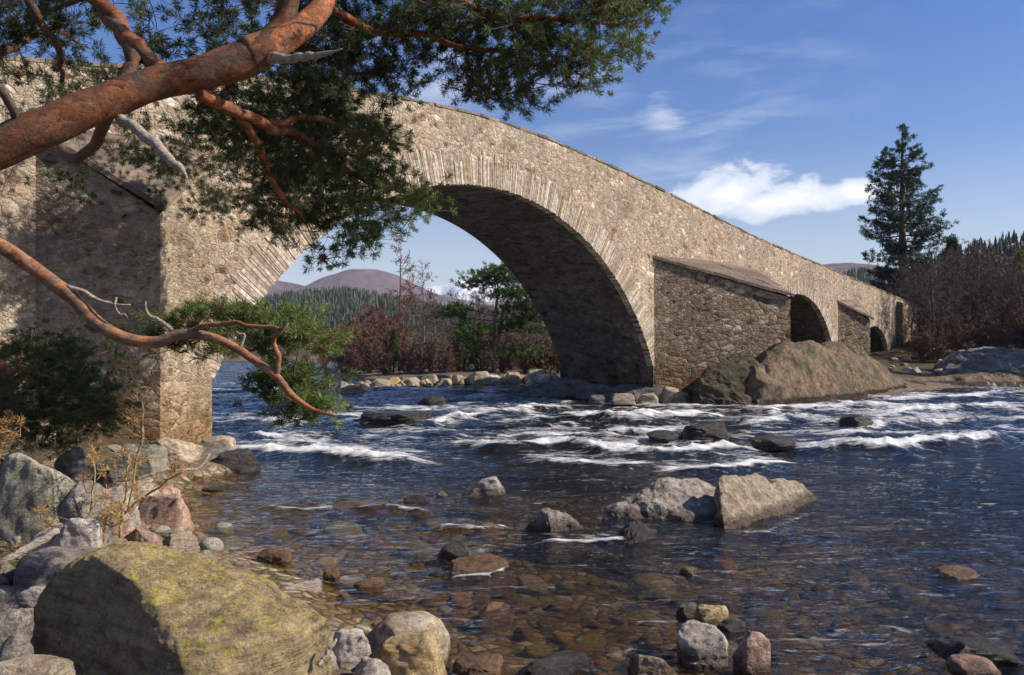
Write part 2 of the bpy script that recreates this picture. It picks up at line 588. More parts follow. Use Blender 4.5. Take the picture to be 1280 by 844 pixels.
R_OUTCROP = mat_rock('rock_outcrop', [(0.10, 0.068, 0.045), (0.20, 0.135, 0.085), (0.30, 0.205, 0.13)], streak=(2.2, 1.0, 1.6), moss=c3(0.085, 0.09, 0.04), scale=0.7, bdist=0.16, wet=True, cracks=0.03, crack_lo=0.40, wet_z=0.42)
R_OUTCROPD = mat_rock('rock_outcrop_dark', [(0.045, 0.036, 0.028), (0.11, 0.08, 0.052), (0.19, 0.135, 0.085)], streak=(1.2, 1.0, 1.6), moss=c3(0.07, 0.072, 0.035), scale=0.9, bdist=0.16, cracks=0.035, crack_lo=0.36)
R_LEDGE = mat_rock('rock_ledge', [(0.06, 0.055, 0.05), (0.13, 0.12, 0.11), (0.24, 0.22, 0.19)], scale=0.6, bdist=0.1)
BED = {}
for _n, _c in (('olive', (0.27, 0.24, 0.10)), ('orange', (0.32, 0.19, 0.085)), ('brown', (0.20, 0.12, 0.06)), ('grey', (0.33, 0.32, 0.28)), ('rust', (0.22, 0.12, 0.065)), ('cream', (0.50, 0.46, 0.36))):
    BED[_n] = mat_rock('cobble_' + _n, [tuple(v * 0.5 for v in _c), _c, tuple(v * 1.4 for v in _c)], wet=False, rough=0.5, scale=2.0)


def mat_ground():
    m, N, out = new_mat('river_ground')
    geo = N.n('ShaderNodeNewGeometry')
    p = (geo, 'Position')
    sx = N.n('ShaderNodeSeparateXYZ')
    N.put(sx, 0, p)
    vo = N.n('ShaderNodeTexVoronoi', feature='F1')
    vo.inputs['Scale'].default_value = 7.0
    N.put(vo, 'Vector', p)
    ve = N.n('ShaderNodeTexVoronoi', feature='DISTANCE_TO_EDGE')
    ve.inputs['Scale'].default_value = 7.0
    N.put(ve, 'Vector', p)
    se = N.n('ShaderNodeSeparateColor')
    N.put(se, 0, (vo, 'Color'))
    peb = N.ramp((se, 0), [(0.0, (0.10, 0.06, 0.025)), (0.25, (0.24, 0.15, 0.06)), (0.45, (0.22, 0.20, 0.09)), (0.62, (0.28, 0.17, 0.08)), (0.8, (0.32, 0.29, 0.21)), (1.0, (0.50, 0.42, 0.28))])
    peb = N.mix(N.ramp(ve, [(0.0, 0.85), (0.16, 0.0)]), peb, c3(0.02, 0.014, 0.008))
    fine = N.noise(p, 30, 6, 0.7)
    big = N.noise(p, 0.6, 5, 0.6)
    bank = N.ramp(N.noise(p, 4.0, 7, 0.7), [(0.25, (0.07, 0.05, 0.035)), (0.45, (0.15, 0.11, 0.075)), (0.6, (0.24, 0.175, 0.105)), (0.8, (0.34, 0.28, 0.21))])
    grass = N.ramp(N.noise(p, 1.7, 7, 0.7), [(0.3, (0.045, 0.035, 0.02)), (0.5, (0.085, 0.062, 0.032)), (0.7, (0.13, 0.085, 0.045))])
    land = N.mix(N.ramp(N.math('ADD', (sx, 2), N.math('MULTIPLY', big, 0.8)), [(0.75, 0.0), (1.15, 1.0)]), bank, grass)
    wetm = N.ramp(N.math('ADD', (sx, 2), N.math('MULTIPLY', fine, 0.08)), [(0.08, 1.0), (0.2, 0.0)])
    col = N.mix(wetm, land, peb)
    col = N.mix(0.7, col, N.ramp(fine, [(0.25, 0.45), (0.75, 1.35)]), 'MULTIPLY')
    h = N.math('ADD', N.math('MULTIPLY', N.ramp(ve, [(0, 0), (0.3, 1)]), 0.7), fine)
    principled(N, out, col, 0.85, h, 0.9, 0.04, 0.2)
    return m


M_GROUND = mat_ground()


def mat_water():
    m, N, out = new_mat('river_water')
    geo = N.n('ShaderNodeNewGeometry')
    p = (geo, 'Position')
    murk = N.n('ShaderNodeAttribute', attribute_name='murk')
    foam = N.n('ShaderNodeAttribute', attribute_name='foam')
    n1 = N.noise(N.mapping(p, scale=(0.55, 2.0, 1.0), rot=(0, 0, 0.14)), 2.3, 5, 0.55, 0.7)
    n2 = N.noise(N.mapping(p, scale=(0.7, 2.6, 1.0), rot=(0, 0, -0.1)), 8.0, 3, 0.55, 0.4)
    h = N.math('ADD', N.math('MULTIPLY', n1, 1.0), N.math('MULTIPLY', n2, 0.20))
    bp = N.n('ShaderNodeBump', in_Strength=1.0, in_Distance=0.095)
    N.put(bp, 'Height', h)
    dt = N.n('ShaderNodeVectorMath', operation='DOT_PRODUCT')
    N.put(dt, 0, bp)
    N.put(dt, 1, (geo, 'Incoming'))
    cosn = N.math('MINIMUM', N.math('ABSOLUTE', (dt, 'Value')), 1.0)
    fr = N.math('ADD', 0.02, N.math('MULTIPLY', N.math('POWER', N.math('SUBTRACT', 1.0, cosn), 5.0), 0.90))
    gl = N.n('ShaderNodeBsdfGlossy', in_Roughness=0.045)
    gl.inputs['Color'].default_value = (0.9, 0.95, 1.0, 1)
    N.put(gl, 'Normal', bp)
    tr = N.n('ShaderNodeBsdfTransparent')
    tr.inputs['Color'].default_value = (0.84, 0.72, 0.51, 1)
    df = N.n('ShaderNodeBsdfDiffuse')
    df.inputs['Color'].default_value = (0.010, 0.012, 0.012, 1)
    body = N.n('ShaderNodeMixShader')
    N.put(body, 0, (murk, 'Fac'))
    N.put(body, 1, tr)
    N.put(body, 2, df)
    surf = N.n('ShaderNodeMixShader')
    N.put(surf, 0, fr)
    N.put(surf, 1, body)
    N.put(surf, 2, gl)
    fn = N.noise(N.mapping(p, scale=(0.55, 1.9, 1.2)), 6.5, 7, 0.72, 0.7)
    fn2 = N.noise(N.mapping(p, scale=(0.45, 1.9, 1.0)), 2.2, 5, 0.65, 0.9)
    fs = N.math('ADD', (foam, 'Fac'), N.math('MULTIPLY', N.math('SUBTRACT', N.math('ADD', fn, fn2), 1.0), 1.4))
    fm = N.ramp(fs, [(0.22, 0.0), (0.46, 0.45), (0.78, 1.0)])
    fb = N.n('ShaderNodeBump', in_Strength=0.8, in_Distance=0.10)
    N.put(fb, 'Height', fn)
    fd = N.n('ShaderNodeBsdfDiffuse')
    fd.inputs['Color'].default_value = (0.80, 0.80, 0.79, 1)
    N.put(fd, 'Normal', fb)
    fin = N.n('ShaderNodeMixShader')
    N.put(fin, 0, N.math('MULTIPLY', fm, 0.96))
    N.put(fin, 1, surf)
    N.put(fin, 2, fd)
    N.put(out, 'Surface', fin)
    return m


M_WATER = mat_water()


def mat_tint(name, rough=0.7, noise_scale=0.0, bdist=0.0, trans=0.0):
    m, N, out = new_mat(name)
    at_ = N.n('ShaderNodeAttribute', attribute_name='tint')
    col = (at_, 'Color')
    bump = None
    if noise_scale:
        tc = N.n('ShaderNodeTexCoord')
        bump = N.noise((tc, 'Object'), noise_scale, 6, 0.68)
        col = N.mix(1.0, col, N.ramp(bump, [(0.25, 0.5), (0.75, 1.4)]), 'MULTIPLY')
    b = principled(N, out, col, rough, bump, 0.8, bdist or 0.02, 0.25)
    if trans:
        tl = N.n('ShaderNodeBsdfTranslucent')
        N.put(tl, 'Color', col)
        mx = N.n('ShaderNodeMixShader', in_0=trans)
        N.put(mx, 1, b)
        N.put(mx, 2, tl)
        N.put(out, 'Surface', mx)
    return m


M_NEEDLE = mat_tint('pine_needles', 0.5, trans=0.3)
M_DRYLEAF = mat_tint('dry_leaf', 0.8, trans=0.25)
M_TWIG = mat_tint('twig_bark', 0.85)
M_WOOD = mat_tint('bare_wood', 0.8, 30, 0.01)
M_TREEBARK = mat_tint('tree_bark', 0.9, 12, 0.03)


def mat_pine_bark():
    m, N, out = new_mat('scots_pine_bark')
    tc = N.n('ShaderNodeTexCoord')
    p = (tc, 'Object')
    at_ = N.n('ShaderNodeAttribute', attribute_name='tint')
    w = N.noise(p, 6, 5, 0.65)
    ad = N.n('ShaderNodeVectorMath', operation='MULTIPLY_ADD')
    N.put(ad, 0, (w, 'Color'))
    ad.inputs[1].default_value = (0.34, 0.34, 0.34)
    N.put(ad, 2, p)
    vo = N.n('ShaderNodeTexVoronoi', feature='DISTANCE_TO_EDGE')
    vo.inputs['Scale'].default_value = 13
    N.put(vo, 'Vector', N.mapping(ad, scale=(0.45, 1, 1)))
    vc = N.n('ShaderNodeTexVoronoi', feature='F1')
    vc.inputs['Scale'].default_value = 13
    N.put(vc, 'Vector', N.mapping(ad, scale=(0.45, 1, 1)))
    se = N.n('ShaderNodeSeparateColor')
    N.put(se, 0, (vc, 'Color'))
    fl = N.noise(N.mapping(p, scale=(0.6, 1.5, 1.5)), 20, 8, 0.75)
    col = N.ramp((se, 0), [(0.0, (0.15, 0.055, 0.028)), (0.4, (0.27, 0.10, 0.045)), (0.7, (0.36, 0.15, 0.065)), (1.0, (0.20, 0.12, 0.085))])
    col = N.mix(0.85, col, N.ramp(fl, [(0.3, 0.25), (0.7, 1.7)]), 'MULTIPLY')
    grey = N.ramp(N.noise(p, 3.3, 7, 0.72), [(0.46, 0.0), (0.62, 0.85)])
    col = N.mix(grey, col, N.mix(1.0, c3(0.13, 0.10, 0.075), N.ramp(fl, [(0.3, 0.5), (0.7, 1.4)]), 'MULTIPLY'))
    ckm = N.math('MULTIPLY', N.ramp(vo, [(0.0, 0.4), (0.07, 0.0)]), N.ramp(N.noise(p, 5, 4, 0.6), [(0.42, 0.0), (0.62, 1.0)]))
    col = N.mix(ckm, col, c3(0.05, 0.028, 0.018))
    col = N.mix(1.0, col, (at_, 'Color'), 'MULTIPLY')
    h = N.math('ADD', N.math('MULTIPLY', N.ramp(vo, [(0.0, 0.0), (0.3, 0.8)]), 0.2), N.math('MULTIPLY', fl, 0.9))
    principled(N, out, col, 0.8, h, 1.0, 0.012, 0.25)
    return m


M_PINEBARK = mat_pine_bark()


def mat_hill(name, cols, scale=1.0, snow=False, bright=1.0):
    m, N, out = new_mat(name)
    geo = N.n('ShaderNodeNewGeometry')
    p = (geo, 'Position')
    n1 = N.noise(N.mapping(p, scale=(1, 1, 2.5)), 0.006 * scale, 8, 0.62, 0.4)
    n2 = N.noise(p, 0.03 * scale, 6, 0.7)
    col = N.ramp(n1, [(0.3, cols[0]), (0.5, cols[1]), (0.7, cols[2])])
    col = N.mix(0.85, col, N.ramp(n2, [(0.3, 0.5), (0.7, 1.5)]), 'MULTIPLY')
    st = N.noise(N.mapping(p, scale=(0.25, 1, 3.0), rot=(0, 0.25, 0)), 0.012 * scale, 5, 0.6, 0.5)
    col = N.mix(N.ramp(st, [(0.56, 0.0), (0.70, 0.6)]), col, c3(0.30, 0.22, 0.19))
    if snow:
        sx = N.n('ShaderNodeSeparateXYZ')
        N.put(sx, 0, p)
        z = N.math('ADD', N.math('DIVIDE', (sx, 2), snow), N.math('MULTIPLY', N.math('SUBTRACT', N.noise(N.mapping(p, scale=(1, 1, 0.4)), 0.012, 8, 0.7), 0.5), 1.1))
        col = N.mix(N.ramp(z, [(0.66, 0.0), (0.78, 1.0)]), col, c3(0.86, 0.88, 0.92))
    principled(N, out, col, 0.95, n2, 0.6, 12.0 / scale, 0.05)
    return m


# ------------------------------------------------------------------ terrain
RIVER = np.array([(-0.10, 5.15), (-0.455, 5.69), (-1.24, 6.52), (-1.81, 7.55), (-3.05, 8.96), (-4.2, 9.9), (-5.35, 12.4), (-5.3, 13.9), (-4.9, 14.8), (-5.6, 16.0), (-6.3, 16.8), (-9.5, 20.0),
                  (-14, 29), (-22, 48), (-34, 78), (-34, 82), (-16, 66), (-8.2, 40), (-7.2, 34.5), (-6.0, 34.0), (-5.2, 37.0), (-1.5, 38.6), (2.2, 40.0), (3.6, 38.0), (1.8, 33.0), (1.2, 30.2), (4.6, 28.4), (8.0, 28.0), (16.5, 31.0), (17.8, 34.0),
                  (26.5, 39.5), (40, 45), (80, 58), (160, 80), (160, -30), (40, -16), (15, -3), (6, 2.6), (2.4, 4.0), (0.9, 4.7)])


def poly_sd(x, y, poly):
    """signed distance: negative inside"""
    x = np.asarray(x, float)
    y = np.asarray(y, float)
    d2 = np.full(x.shape, 1e18)
    ins = np.zeros(x.shape, bool)
    n = len(poly)
    for i in range(n):
        ax, ay = poly[i]
        bx, by = poly[(i + 1) % n]
        ex, ey = bx - ax, by - ay
        t = np.clip(((x - ax) * ex + (y - ay) * ey) / (ex * ex + ey * ey), 0, 1)
        dx, dy = x - ax - t * ex, y - ay - t * ey
        d2 = np.minimum(d2, dx * dx + dy * dy)
        cond = (ay > y) != (by > y)
        xi = ax + (y - ay) / (by - ay if by != ay else 1e-9) * ex
        ins ^= cond & (x < xi)
    d = np.sqrt(d2)
    return np.where(ins, -d, d)


def ground_z(x, y):
    sd = poly_sd(x, y, RIVER) + 0.25 * fbm(x * 0.9, y * 0.9, 3.0, 3)
    dep = np.maximum(-sd, 0)
    near = 1 - sstep(13, 22, y)
    cap = (0.30 + 0.05 * np.clip(x + 1, 0, 8)) * near + 1.0 * (1 - near)
    zin = -cap * (1 - np.exp(-dep * (0.30 * near + 0.45 * (1 - near)) / cap))
    la = np.maximum(sd, 0)
    left = 1 - sstep(14.0, 22.0, y)
    right = sstep(2, 8, x) * sstep(20, 28, y)
    slope = 0.24 * left + (1 - left) * (0.10 + 0.09 * right)
    top = 1.0 * left + (1 - left) * (0.9 + 0.9 * right)
    zo = top * (1 - np.exp(-la * slope / top)) + np.clip(la - 8, 0, 400) * 0.012
    # bank behind the near end of the bridge
    zo = zo + 3.4 * np.exp(-(((x + 13.0) ** 2 + (y - 10.5) ** 2) / (2 * 3.2 ** 2)))
    # road embankment at the far end
    zo = zo + 2.6 * np.exp(-(((x - 30.0) ** 2 + (y - 55.0) ** 2) / (2 * 6.0 ** 2)))
    z = np.where(sd < 0, zin, zo)
    rough = 0.045 * fbm(x * 2.3, y * 2.3, 1.0, 4) + 0.02 * fbm(x * 9, y * 9, 2.0, 3)
    return z + rough * np.where(np.hypot(x, y) < 80, 1.0, 3.0)


def water_level(x, y):
    return 0.14 * sstep(16, 27, y)


def build_ground():
    n = 620
    u = np.linspace(-1, 1, n)
    ax = 7.2
    X = 11.0 * np.sinh(ax * u) / np.sinh(ax) * 600 / 1.0
    # x: dense near 0, reaching +-6600; y: dense near 3..40
    v = np.linspace(-0.38, 1, n)
    Y = 8.0 + 6600 * np.sinh(7.6 * v) / np.sinh(7.6)
    gx, gy = np.meshgrid(X, Y, indexing='ij')
    gz = ground_z(gx, gy)
    V = np.stack([gx, gy, gz], -1).reshape(-1, 3)
    i = np.arange(n - 1)[:, None] * n
    j = np.arange(n - 1)[None]
    F = np.stack([i + j, i + n + j, i + n + j + 1, i + j + 1], -1).reshape(-1, 4)
    me = raw_mesh('ground', V, F, M_GROUND, True)
    tag(link('ground', me), 'stony river bed and banks of gravel and brown earth', 'ground', kind='structure')


build_ground()

# crest lines of the rapids, (photo pixels along the water), height, half width, foam
CRESTS = [
    ([(285, 553), (340, 558), (400, 564), (470, 571), (545, 573)], 0.16, 0.75, 1.00),
    ([(300, 540), (350, 545), (420, 552)], 0.10, 0.6, 0.75),
    ([(272, 520), (330, 524), (400, 527)], 0.08, 0.6, 0.6),
    ([(500, 532), (590, 520), (650, 514), (720, 511)], 0.14, 0.8, 0.85),
    ([(545, 549), (620, 556), (700, 555), (760, 560), (850, 563), (930, 560), (985, 560)], 0.20, 0.75, 1.0),
    ([(610, 540), (700, 541), (800, 546)], 0.10, 0.7, 0.65),
    ([(700, 521), (770, 524), (840, 522), (912, 519)], 0.18, 0.8, 1.0),
    ([(730, 535), (810, 538), (900, 535)], 0.12, 0.7, 0.7),
    ([(820, 590), (880, 592), (930, 588), (1000, 580)], 0.13, 0.42, 0.95),
    ([(640, 575), (700, 580), (760, 584), (830, 580)], 0.08, 0.5, 0.55),
    ([(960, 556), (1040, 560), (1120, 560), (1200, 553), (1275, 547)], 0.24, 0.75, 1.0),
    ([(930, 517), (1000, 512), (1080, 510), (1160, 513)], 0.14, 0.8, 0.9),
    ([(920, 530), (990, 527), (1070, 526)], 0.12, 0.7, 0.85),
    ([(1040, 536), (1120, 530), (1180, 527), (1260, 521)], 0.14, 0.8, 0.75),
    ([(1090, 503), (1170, 499), (1290, 494)], 0.12, 0.9, 0.9),
    ([(1080, 520), (1150, 516), (1230, 511), (1290, 508)], 0.12, 0.8, 0.7),
    ([(440, 486), (560, 489), (600, 490)], 0.06, 0.9, 0.5),
    ([(540, 660), (600, 662), (640, 656)], 0.05, 0.12, 0.52),
    ([(430, 640), (480, 636), (540, 645)], 0.05, 0.18, 0.42),
    ([(655, 677), (740, 679), (800, 674)], 0.04, 0.14, 0.42),
    ([(320, 636), (380, 640), (420, 634)], 0.05, 0.15, 0.45),
    ([(560, 722), (610, 720), (640, 708)], 0.03, 0.09, 0.46),
    ([(540, 690), (590, 694), (640, 690)], 0.03, 0.09, 0.36),
    ([(900, 668), (960, 668), (1030, 634)], 0.03, 0.12, 0.30),
]


def build_water():
    Y = np.concatenate([np.geomspace(2.6, 70, 900), np.geomspace(72, 170, 40)])
    T = np.concatenate([np.linspace(-2.0, -0.80, 50)[:-1], np.linspace(-0.80, 0.80, 900), np.linspace(0.80, 2.6, 60)[1:]])
    gy, gt = np.meshgrid(Y, T, indexing='ij')
    gx = gy * gt
    sh = gx.shape
    x, y = gx.ravel(), gy.ravel()
    base = water_level(x, y)
    depth = np.clip(base - ground_z(x, y), 0, 5)
    rap = sstep(15.5, 19.5, y) * (1 - 0.75 * sstep(33, 42, y))
    # the smooth tongue on the right below the long crest
    tongue = sstep(0.30, 0.42, x / y) * sstep(9, 11.5, y) * (1 - sstep(16.0, 17.5, y))
    wx, wy = x + 0.5 * fbm(x * 0.5, y * 0.5, 4, 2), y + 0.5 * fbm(x * 0.5, y * 0.5, 9, 2)
    rip = 0.050 * fbm(wx * 1.1, wy * 2.6, 0, 4) + 0.007 * fbm(wx * 6, wy * 12, 1, 2)
    swell = 0.035 * fbm(wx * 0.45, wy * 1.1, 5, 3)
    chop = 0.115 * fbm(wx * 0.55, wy * 1.25, 2, 3) + 0.06 * fbm(wx * 2.3, wy * 4.0, 3, 3)
    z = base + rip * (0.6 + 0.4 * (1 - tongue)) + swell * sstep(0.05, 0.4, depth) + chop * rap
    foam = np.zeros_like(x)
    rg = ridged(wx * 0.42, wy * 1.15, 6, 3)
    foam += rap * np.clip(0.15 + 0.9 * (rg - 0.52) + 2.2 * chop, 0, 0.75) * (1 - tongue)
    for pts, hgt, wid, fo in CRESTS:
        P = np.array([on_level(a, b, 0.12 if b < 575 else 0.0)[:2] for a, b in pts])
        o = np.argsort(P[:, 0])
        P = P[o]
        L = P[-1, 0] - P[0, 0]
        e = min(0.22 * L, 2.0)
        I = np.nonzero((x > P[0, 0] - e * 0.3) & (x < P[-1, 0] + e * 0.3) & (y > P[:, 1].min() - 3.5 * wid) & (y < P[:, 1].max() + 6 * wid))[0]
        xi, yi = x[I], y[I]
        ys = yi + 0.5 * wid * fbm(xi * 0.9, yi * 0.9, 11, 3)
        sd = np.interp(xi, P[:, 0], P[:, 1])
        along = sstep(P[0, 0] - e * 0.3, P[0, 0] + e, xi) * (1 - sstep(P[-1, 0] - e, P[-1, 0] + e * 0.3, xi))
        q = (ys - sd) / wid
        z[I] += 1.05 * hgt * np.exp(-(q * 1.6) ** 2) * (1 + 0.5 * fbm(xi * 1.3, yi * 1.3, 13, 3)) * along
        # foam tumbles on the near and the far shoulder
        fq = sstep(-0.55, -0.05, q) * np.exp(-np.clip(q - 0.35, 0, 9) * 0.55)
        brk = np.clip(0.80 + 0.75 * fbm(xi * 0.8, yi * 1.6, 15, 3), 0, 1.3)
        foam[I] = np.maximum(foam[I], 1.15 * fo * fq * along * brk)
        z[I] += 0.42 * hgt * fq * along * (ridged(xi * 2.6, yi * 3.4, 16, 3) - 0.4)
    murk = 1 - np.exp(-depth * (1.35 + 1.8 * sstep(9, 16, y)))
    murk = np.clip(murk + 0.85 * sstep(13, 18, y), 0, 1)
    n, m = sh
    i = np.arange(n - 1)[:, None] * m
    j = np.arange(m - 1)[None]
    F = np.stack([i + j, i + j + 1, i + m + j + 1, i + m + j], -1).reshape(-1, 4)
    V = np.stack([x, y, z], -1)
    me = raw_mesh('river_water', V, F, M_WATER, True, None, {'murk': murk, 'foam': foam})
    tag(link('water', me), 'dark peaty river with white rapids under the bridge', 'water', kind='structure')


build_water()

# ------------------------------------------------------------------ hills
def hill_mesh(name, profile, yc, thick, mat, label, seed=0, rough=0.06, kind='structure', nx=300, ny=60):
    """a ridge: profile = photo pixels of its skyline, at distance yc; falls to the ground on both sides"""
    P = np.array([at(a, b, yc) for a, b in profile])
    x = np.linspace(P[0, 0], P[-1, 0], nx)
    h = np.interp(x, P[:, 0], P[:, 2])
    k = max(2, nx // 110)
    h = np.convolve(np.pad(h, k, 'edge'), np.ones(2 * k + 1) / (2 * k + 1), 'valid')
    t = np.linspace(-1, 1, ny)
    gx, gt = np.meshgrid(x, t, indexing='ij')
    f = 0.5 * (1 + np.cos(np.pi * np.clip(gt, -1, 1)))
    hmax = h.max()
    sc = 6.0 / thick
    bump = fbm(gx * sc + seed, gt * 3 + seed, seed, 5)
    gz = h[:, None] * f ** 0.9 + hmax * rough * bump * f * 1.2 * (1 - 0.7 * np.exp(-(gt / 0.15) ** 2)) - 2.0
    gy = yc + gt * thick * (1 + 0.15 * vnoise(gx * sc, gx * 0 + 0.5, seed))
    V = np.stack([gx, gy, gz], -1).reshape(-1, 3)
    i = np.arange(nx - 1)[:, None] * ny
    j = np.arange(ny - 1)[None]
    F = np.stack([i + j, i + ny + j, i + ny + j + 1, i + j + 1], -1).reshape(-1, 4)
    me = raw_mesh(name, V, F, mat, True)
    tag(link(name, me), label, 'hill', kind=kind)

    def zf(xx, tt):
        ff = 0.5 * (1 + np.cos(np.pi * tt))
        return np.interp(xx, x, h) * ff ** 0.9 - 2.0
    return zf


HEATHER = mat_hill('heather', [(0.060, 0.036, 0.050), (0.105, 0.062, 0.075), (0.17, 0.11, 0.105)], 1.0)
HEATHER2 = mat_hill('heather_far', [(0.065, 0.042, 0.055), (0.10, 0.065, 0.078), (0.19, 0.14, 0.13)], 0.8)
SNOWY = mat_hill('snow_mountain', [(0.10, 0.085, 0.09), (0.14, 0.12, 0.12), (0.19, 0.16, 0.15)], 0.5, snow=340.0)
FLOOR = mat_hill('wood_floor', [(0.03, 0.035, 0.018), (0.045, 0.05, 0.025), (0.07, 0.06, 0.035)], 8.0)
MOOR = mat_hill('moor', [(0.075, 0.05, 0.06), (0.10, 0.07, 0.08), (0.14, 0.10, 0.09)], 2.0)

hill_mesh('mountain', [(380, 400), (440, 372), (500, 366), (540, 357), (575, 352), (600, 354), (640, 352), (655, 346), (672, 350), (700, 362), (760, 380), (820, 400)], 5200, 900, SNOWY, 'far mountain ridge streaked with snow', seed=4, rough=0.08)
hill_mesh('mountain', [(250, 404), (330, 382), (392, 356), (415, 344), (440, 335), (470, 335), (498, 344), (522, 357), (550, 367), (600, 378), (700, 402), (760, 412)], 2600, 700, HEATHER, 'rounded purple heather mountain beyond the main arch', seed=2)
hill_mesh('mountain', [(120, 330), (200, 336), (280, 341), (335, 347), (380, 356), (430, 374), (500, 392), (560, 410)], 2100, 420, HEATHER2, 'purple moorland slope with pale streaks left of the mountain', seed=8)
z_wood = hill_mesh('hill', [(150, 382), (260, 378), (330, 383), (380, 374), (430, 369), (470, 376), (520, 386), (570, 396), (640, 402), (720, 408)], 620, 170, FLOOR, 'low wooded hill beyond the main arch', seed=5, rough=0.03)
hill_mesh('hill', [(940, 352), (1000, 331), (1040, 329), (1080, 330), (1120, 336), (1200, 352), (1300, 380)], 1800, 300, MOOR, 'far flat moor above the right end of the bridge', seed=6)
z_moorwood = hill_mesh('hill', [(990, 380), (1040, 352), (1080, 345), (1120, 346), (1180, 352), (1240, 366)], 700, 120, FLOOR, 'low wooded rise beside the tall fir', seed=11, rough=0.03)
z_right = hill_mesh('hill', [(1090, 366), (1140, 333), (1190, 314), (1230, 304), (1290, 293), (1400, 286), (1600, 296), (1800, 330), (2000, 400)], 260, 90, FLOOR, 'wooded hillside above the right bank', seed=9, rough=0.03)


def conifers(name, label, zf, x0, x1, t0, t1, yc, thick, n, hmin, hmax, cols, seed):
    rng = np.random.default_rng(seed)
    mb = MB()
    xs = rng.uniform(x0, x1, n)
    ts = rng.uniform(t0, t1, n)
    zs = zf(xs, ts)
    Vs, Fs, Cs = [], [], []
    base = 0
    for x, t, z in zip(xs, ts, zs):
        h = rng.uniform(hmin, hmax)
        r = h * rng.uniform(0.17, 0.28)
        y = yc + t * thick
        c = np.array(cols[rng.integers(len(cols))]) * rng.uniform(0.7, 1.3)
        k = 7
        th = np.linspace(0, 2 * np.pi, k, endpoint=False) + rng.uniform(0, 6)
        for lv, (zb, zt, rr) in enumerate(((0.05, 0.55, 1.0), (0.3, 0.78, 0.75), (0.55, 1.0, 0.48))):
            jag = r * rr * rng.uniform(0.65, 1.2, k)
            ring = np.stack([x + np.cos(th) * jag, y + np.sin(th) * jag, z + h * (zb + rng.uniform(-.05, .05, k))], 1)
            Vs.append(np.vstack([ring, [[x + rng.normal(0, .03) * h, y, z + h * zt]]]))
            Fs.append(np.array([(base + q, base + (q + 1) % k, base + k) for q in range(k)]))
            Cs.append(np.repeat(c[None] * (0.85 + 0.15 * lv), k + 1, 0))
            base += k + 1
    me = raw_mesh(name, np.concatenate(Vs), np.concatenate(Fs), M_NEEDLE, False, np.concatenate(Cs))
    tag(link(name, me), label, 'wood', kind='stuff')


conifers('distant_wood', 'dark green conifer wood covering the low hill beyond the arch', z_wood, -250, 10, -0.80, 0.08, 620, 170, 4200, 6, 11, [(0.035, 0.055, 0.026), (0.05, 0.075, 0.03), (0.03, 0.045, 0.025)], 21)
conifers('distant_wood', 'small patch of green conifers just left of the tall fir', z_moorwood, 265, 410, -0.6, 0.05, 700, 120, 700, 8, 12, [(0.035, 0.055, 0.026), (0.05, 0.085, 0.03)], 22)
conifers('distant_wood', 'dark pine wood on the hillside above the right bank', z_right, 118, 300, -0.75, 0.06, 260, 90, 2200, 2.5, 5.0, [(0.035, 0.05, 0.024), (0.06, 0.05, 0.03), (0.045, 0.03, 0.024), (0.06, 0.085, 0.03)], 23)

# ------------------------------------------------------------------ the stone bridge
A_ = math.radians(42.5)
BD = np.array([math.sin(A_), math.cos(A_)])          # along the bridge
BN = np.array([-math.cos(A_), math.sin(A_)])         # into the bridge, away from the viewer
BO = BN * 15.6
BW = 4.3                                             # width of the bridge


def b2w(s, v, z):
    p = BO + BD * s + BN * v
    return np.array([p[0], p[1], z])


ARCHES = [(16.18, -2.60, 9.23, 7.93, 24.52), (37.2, -0.22, 4.69, 32.6, 41.85), (47.7, 0.42, 2.65, 45.15, 50.30)]
TOP = np.array([(-14, 4.6), (0.0, 6.35), (4.15, 7.12), (8.6, 7.90), (11.2, 8.22), (13.5, 8.42), (15.6, 8.52), (17.0, 8.49), (18.8, 8.40), (21.7, 8.12), (25.2, 7.70), (33.0, 6.66), (41.1, 5.86), (51.3, 4.86), (54.6, 4.52), (64, 3.7), (70, 3.3)])


def top_z(s):
    return np.interp(s, TOP[:, 0], TOP[:, 1])


def intr(s, a):
    c, z0, r, l, rr = a
    return z0 + np.sqrt(np.maximum(r * r - (s - c) ** 2, 0))


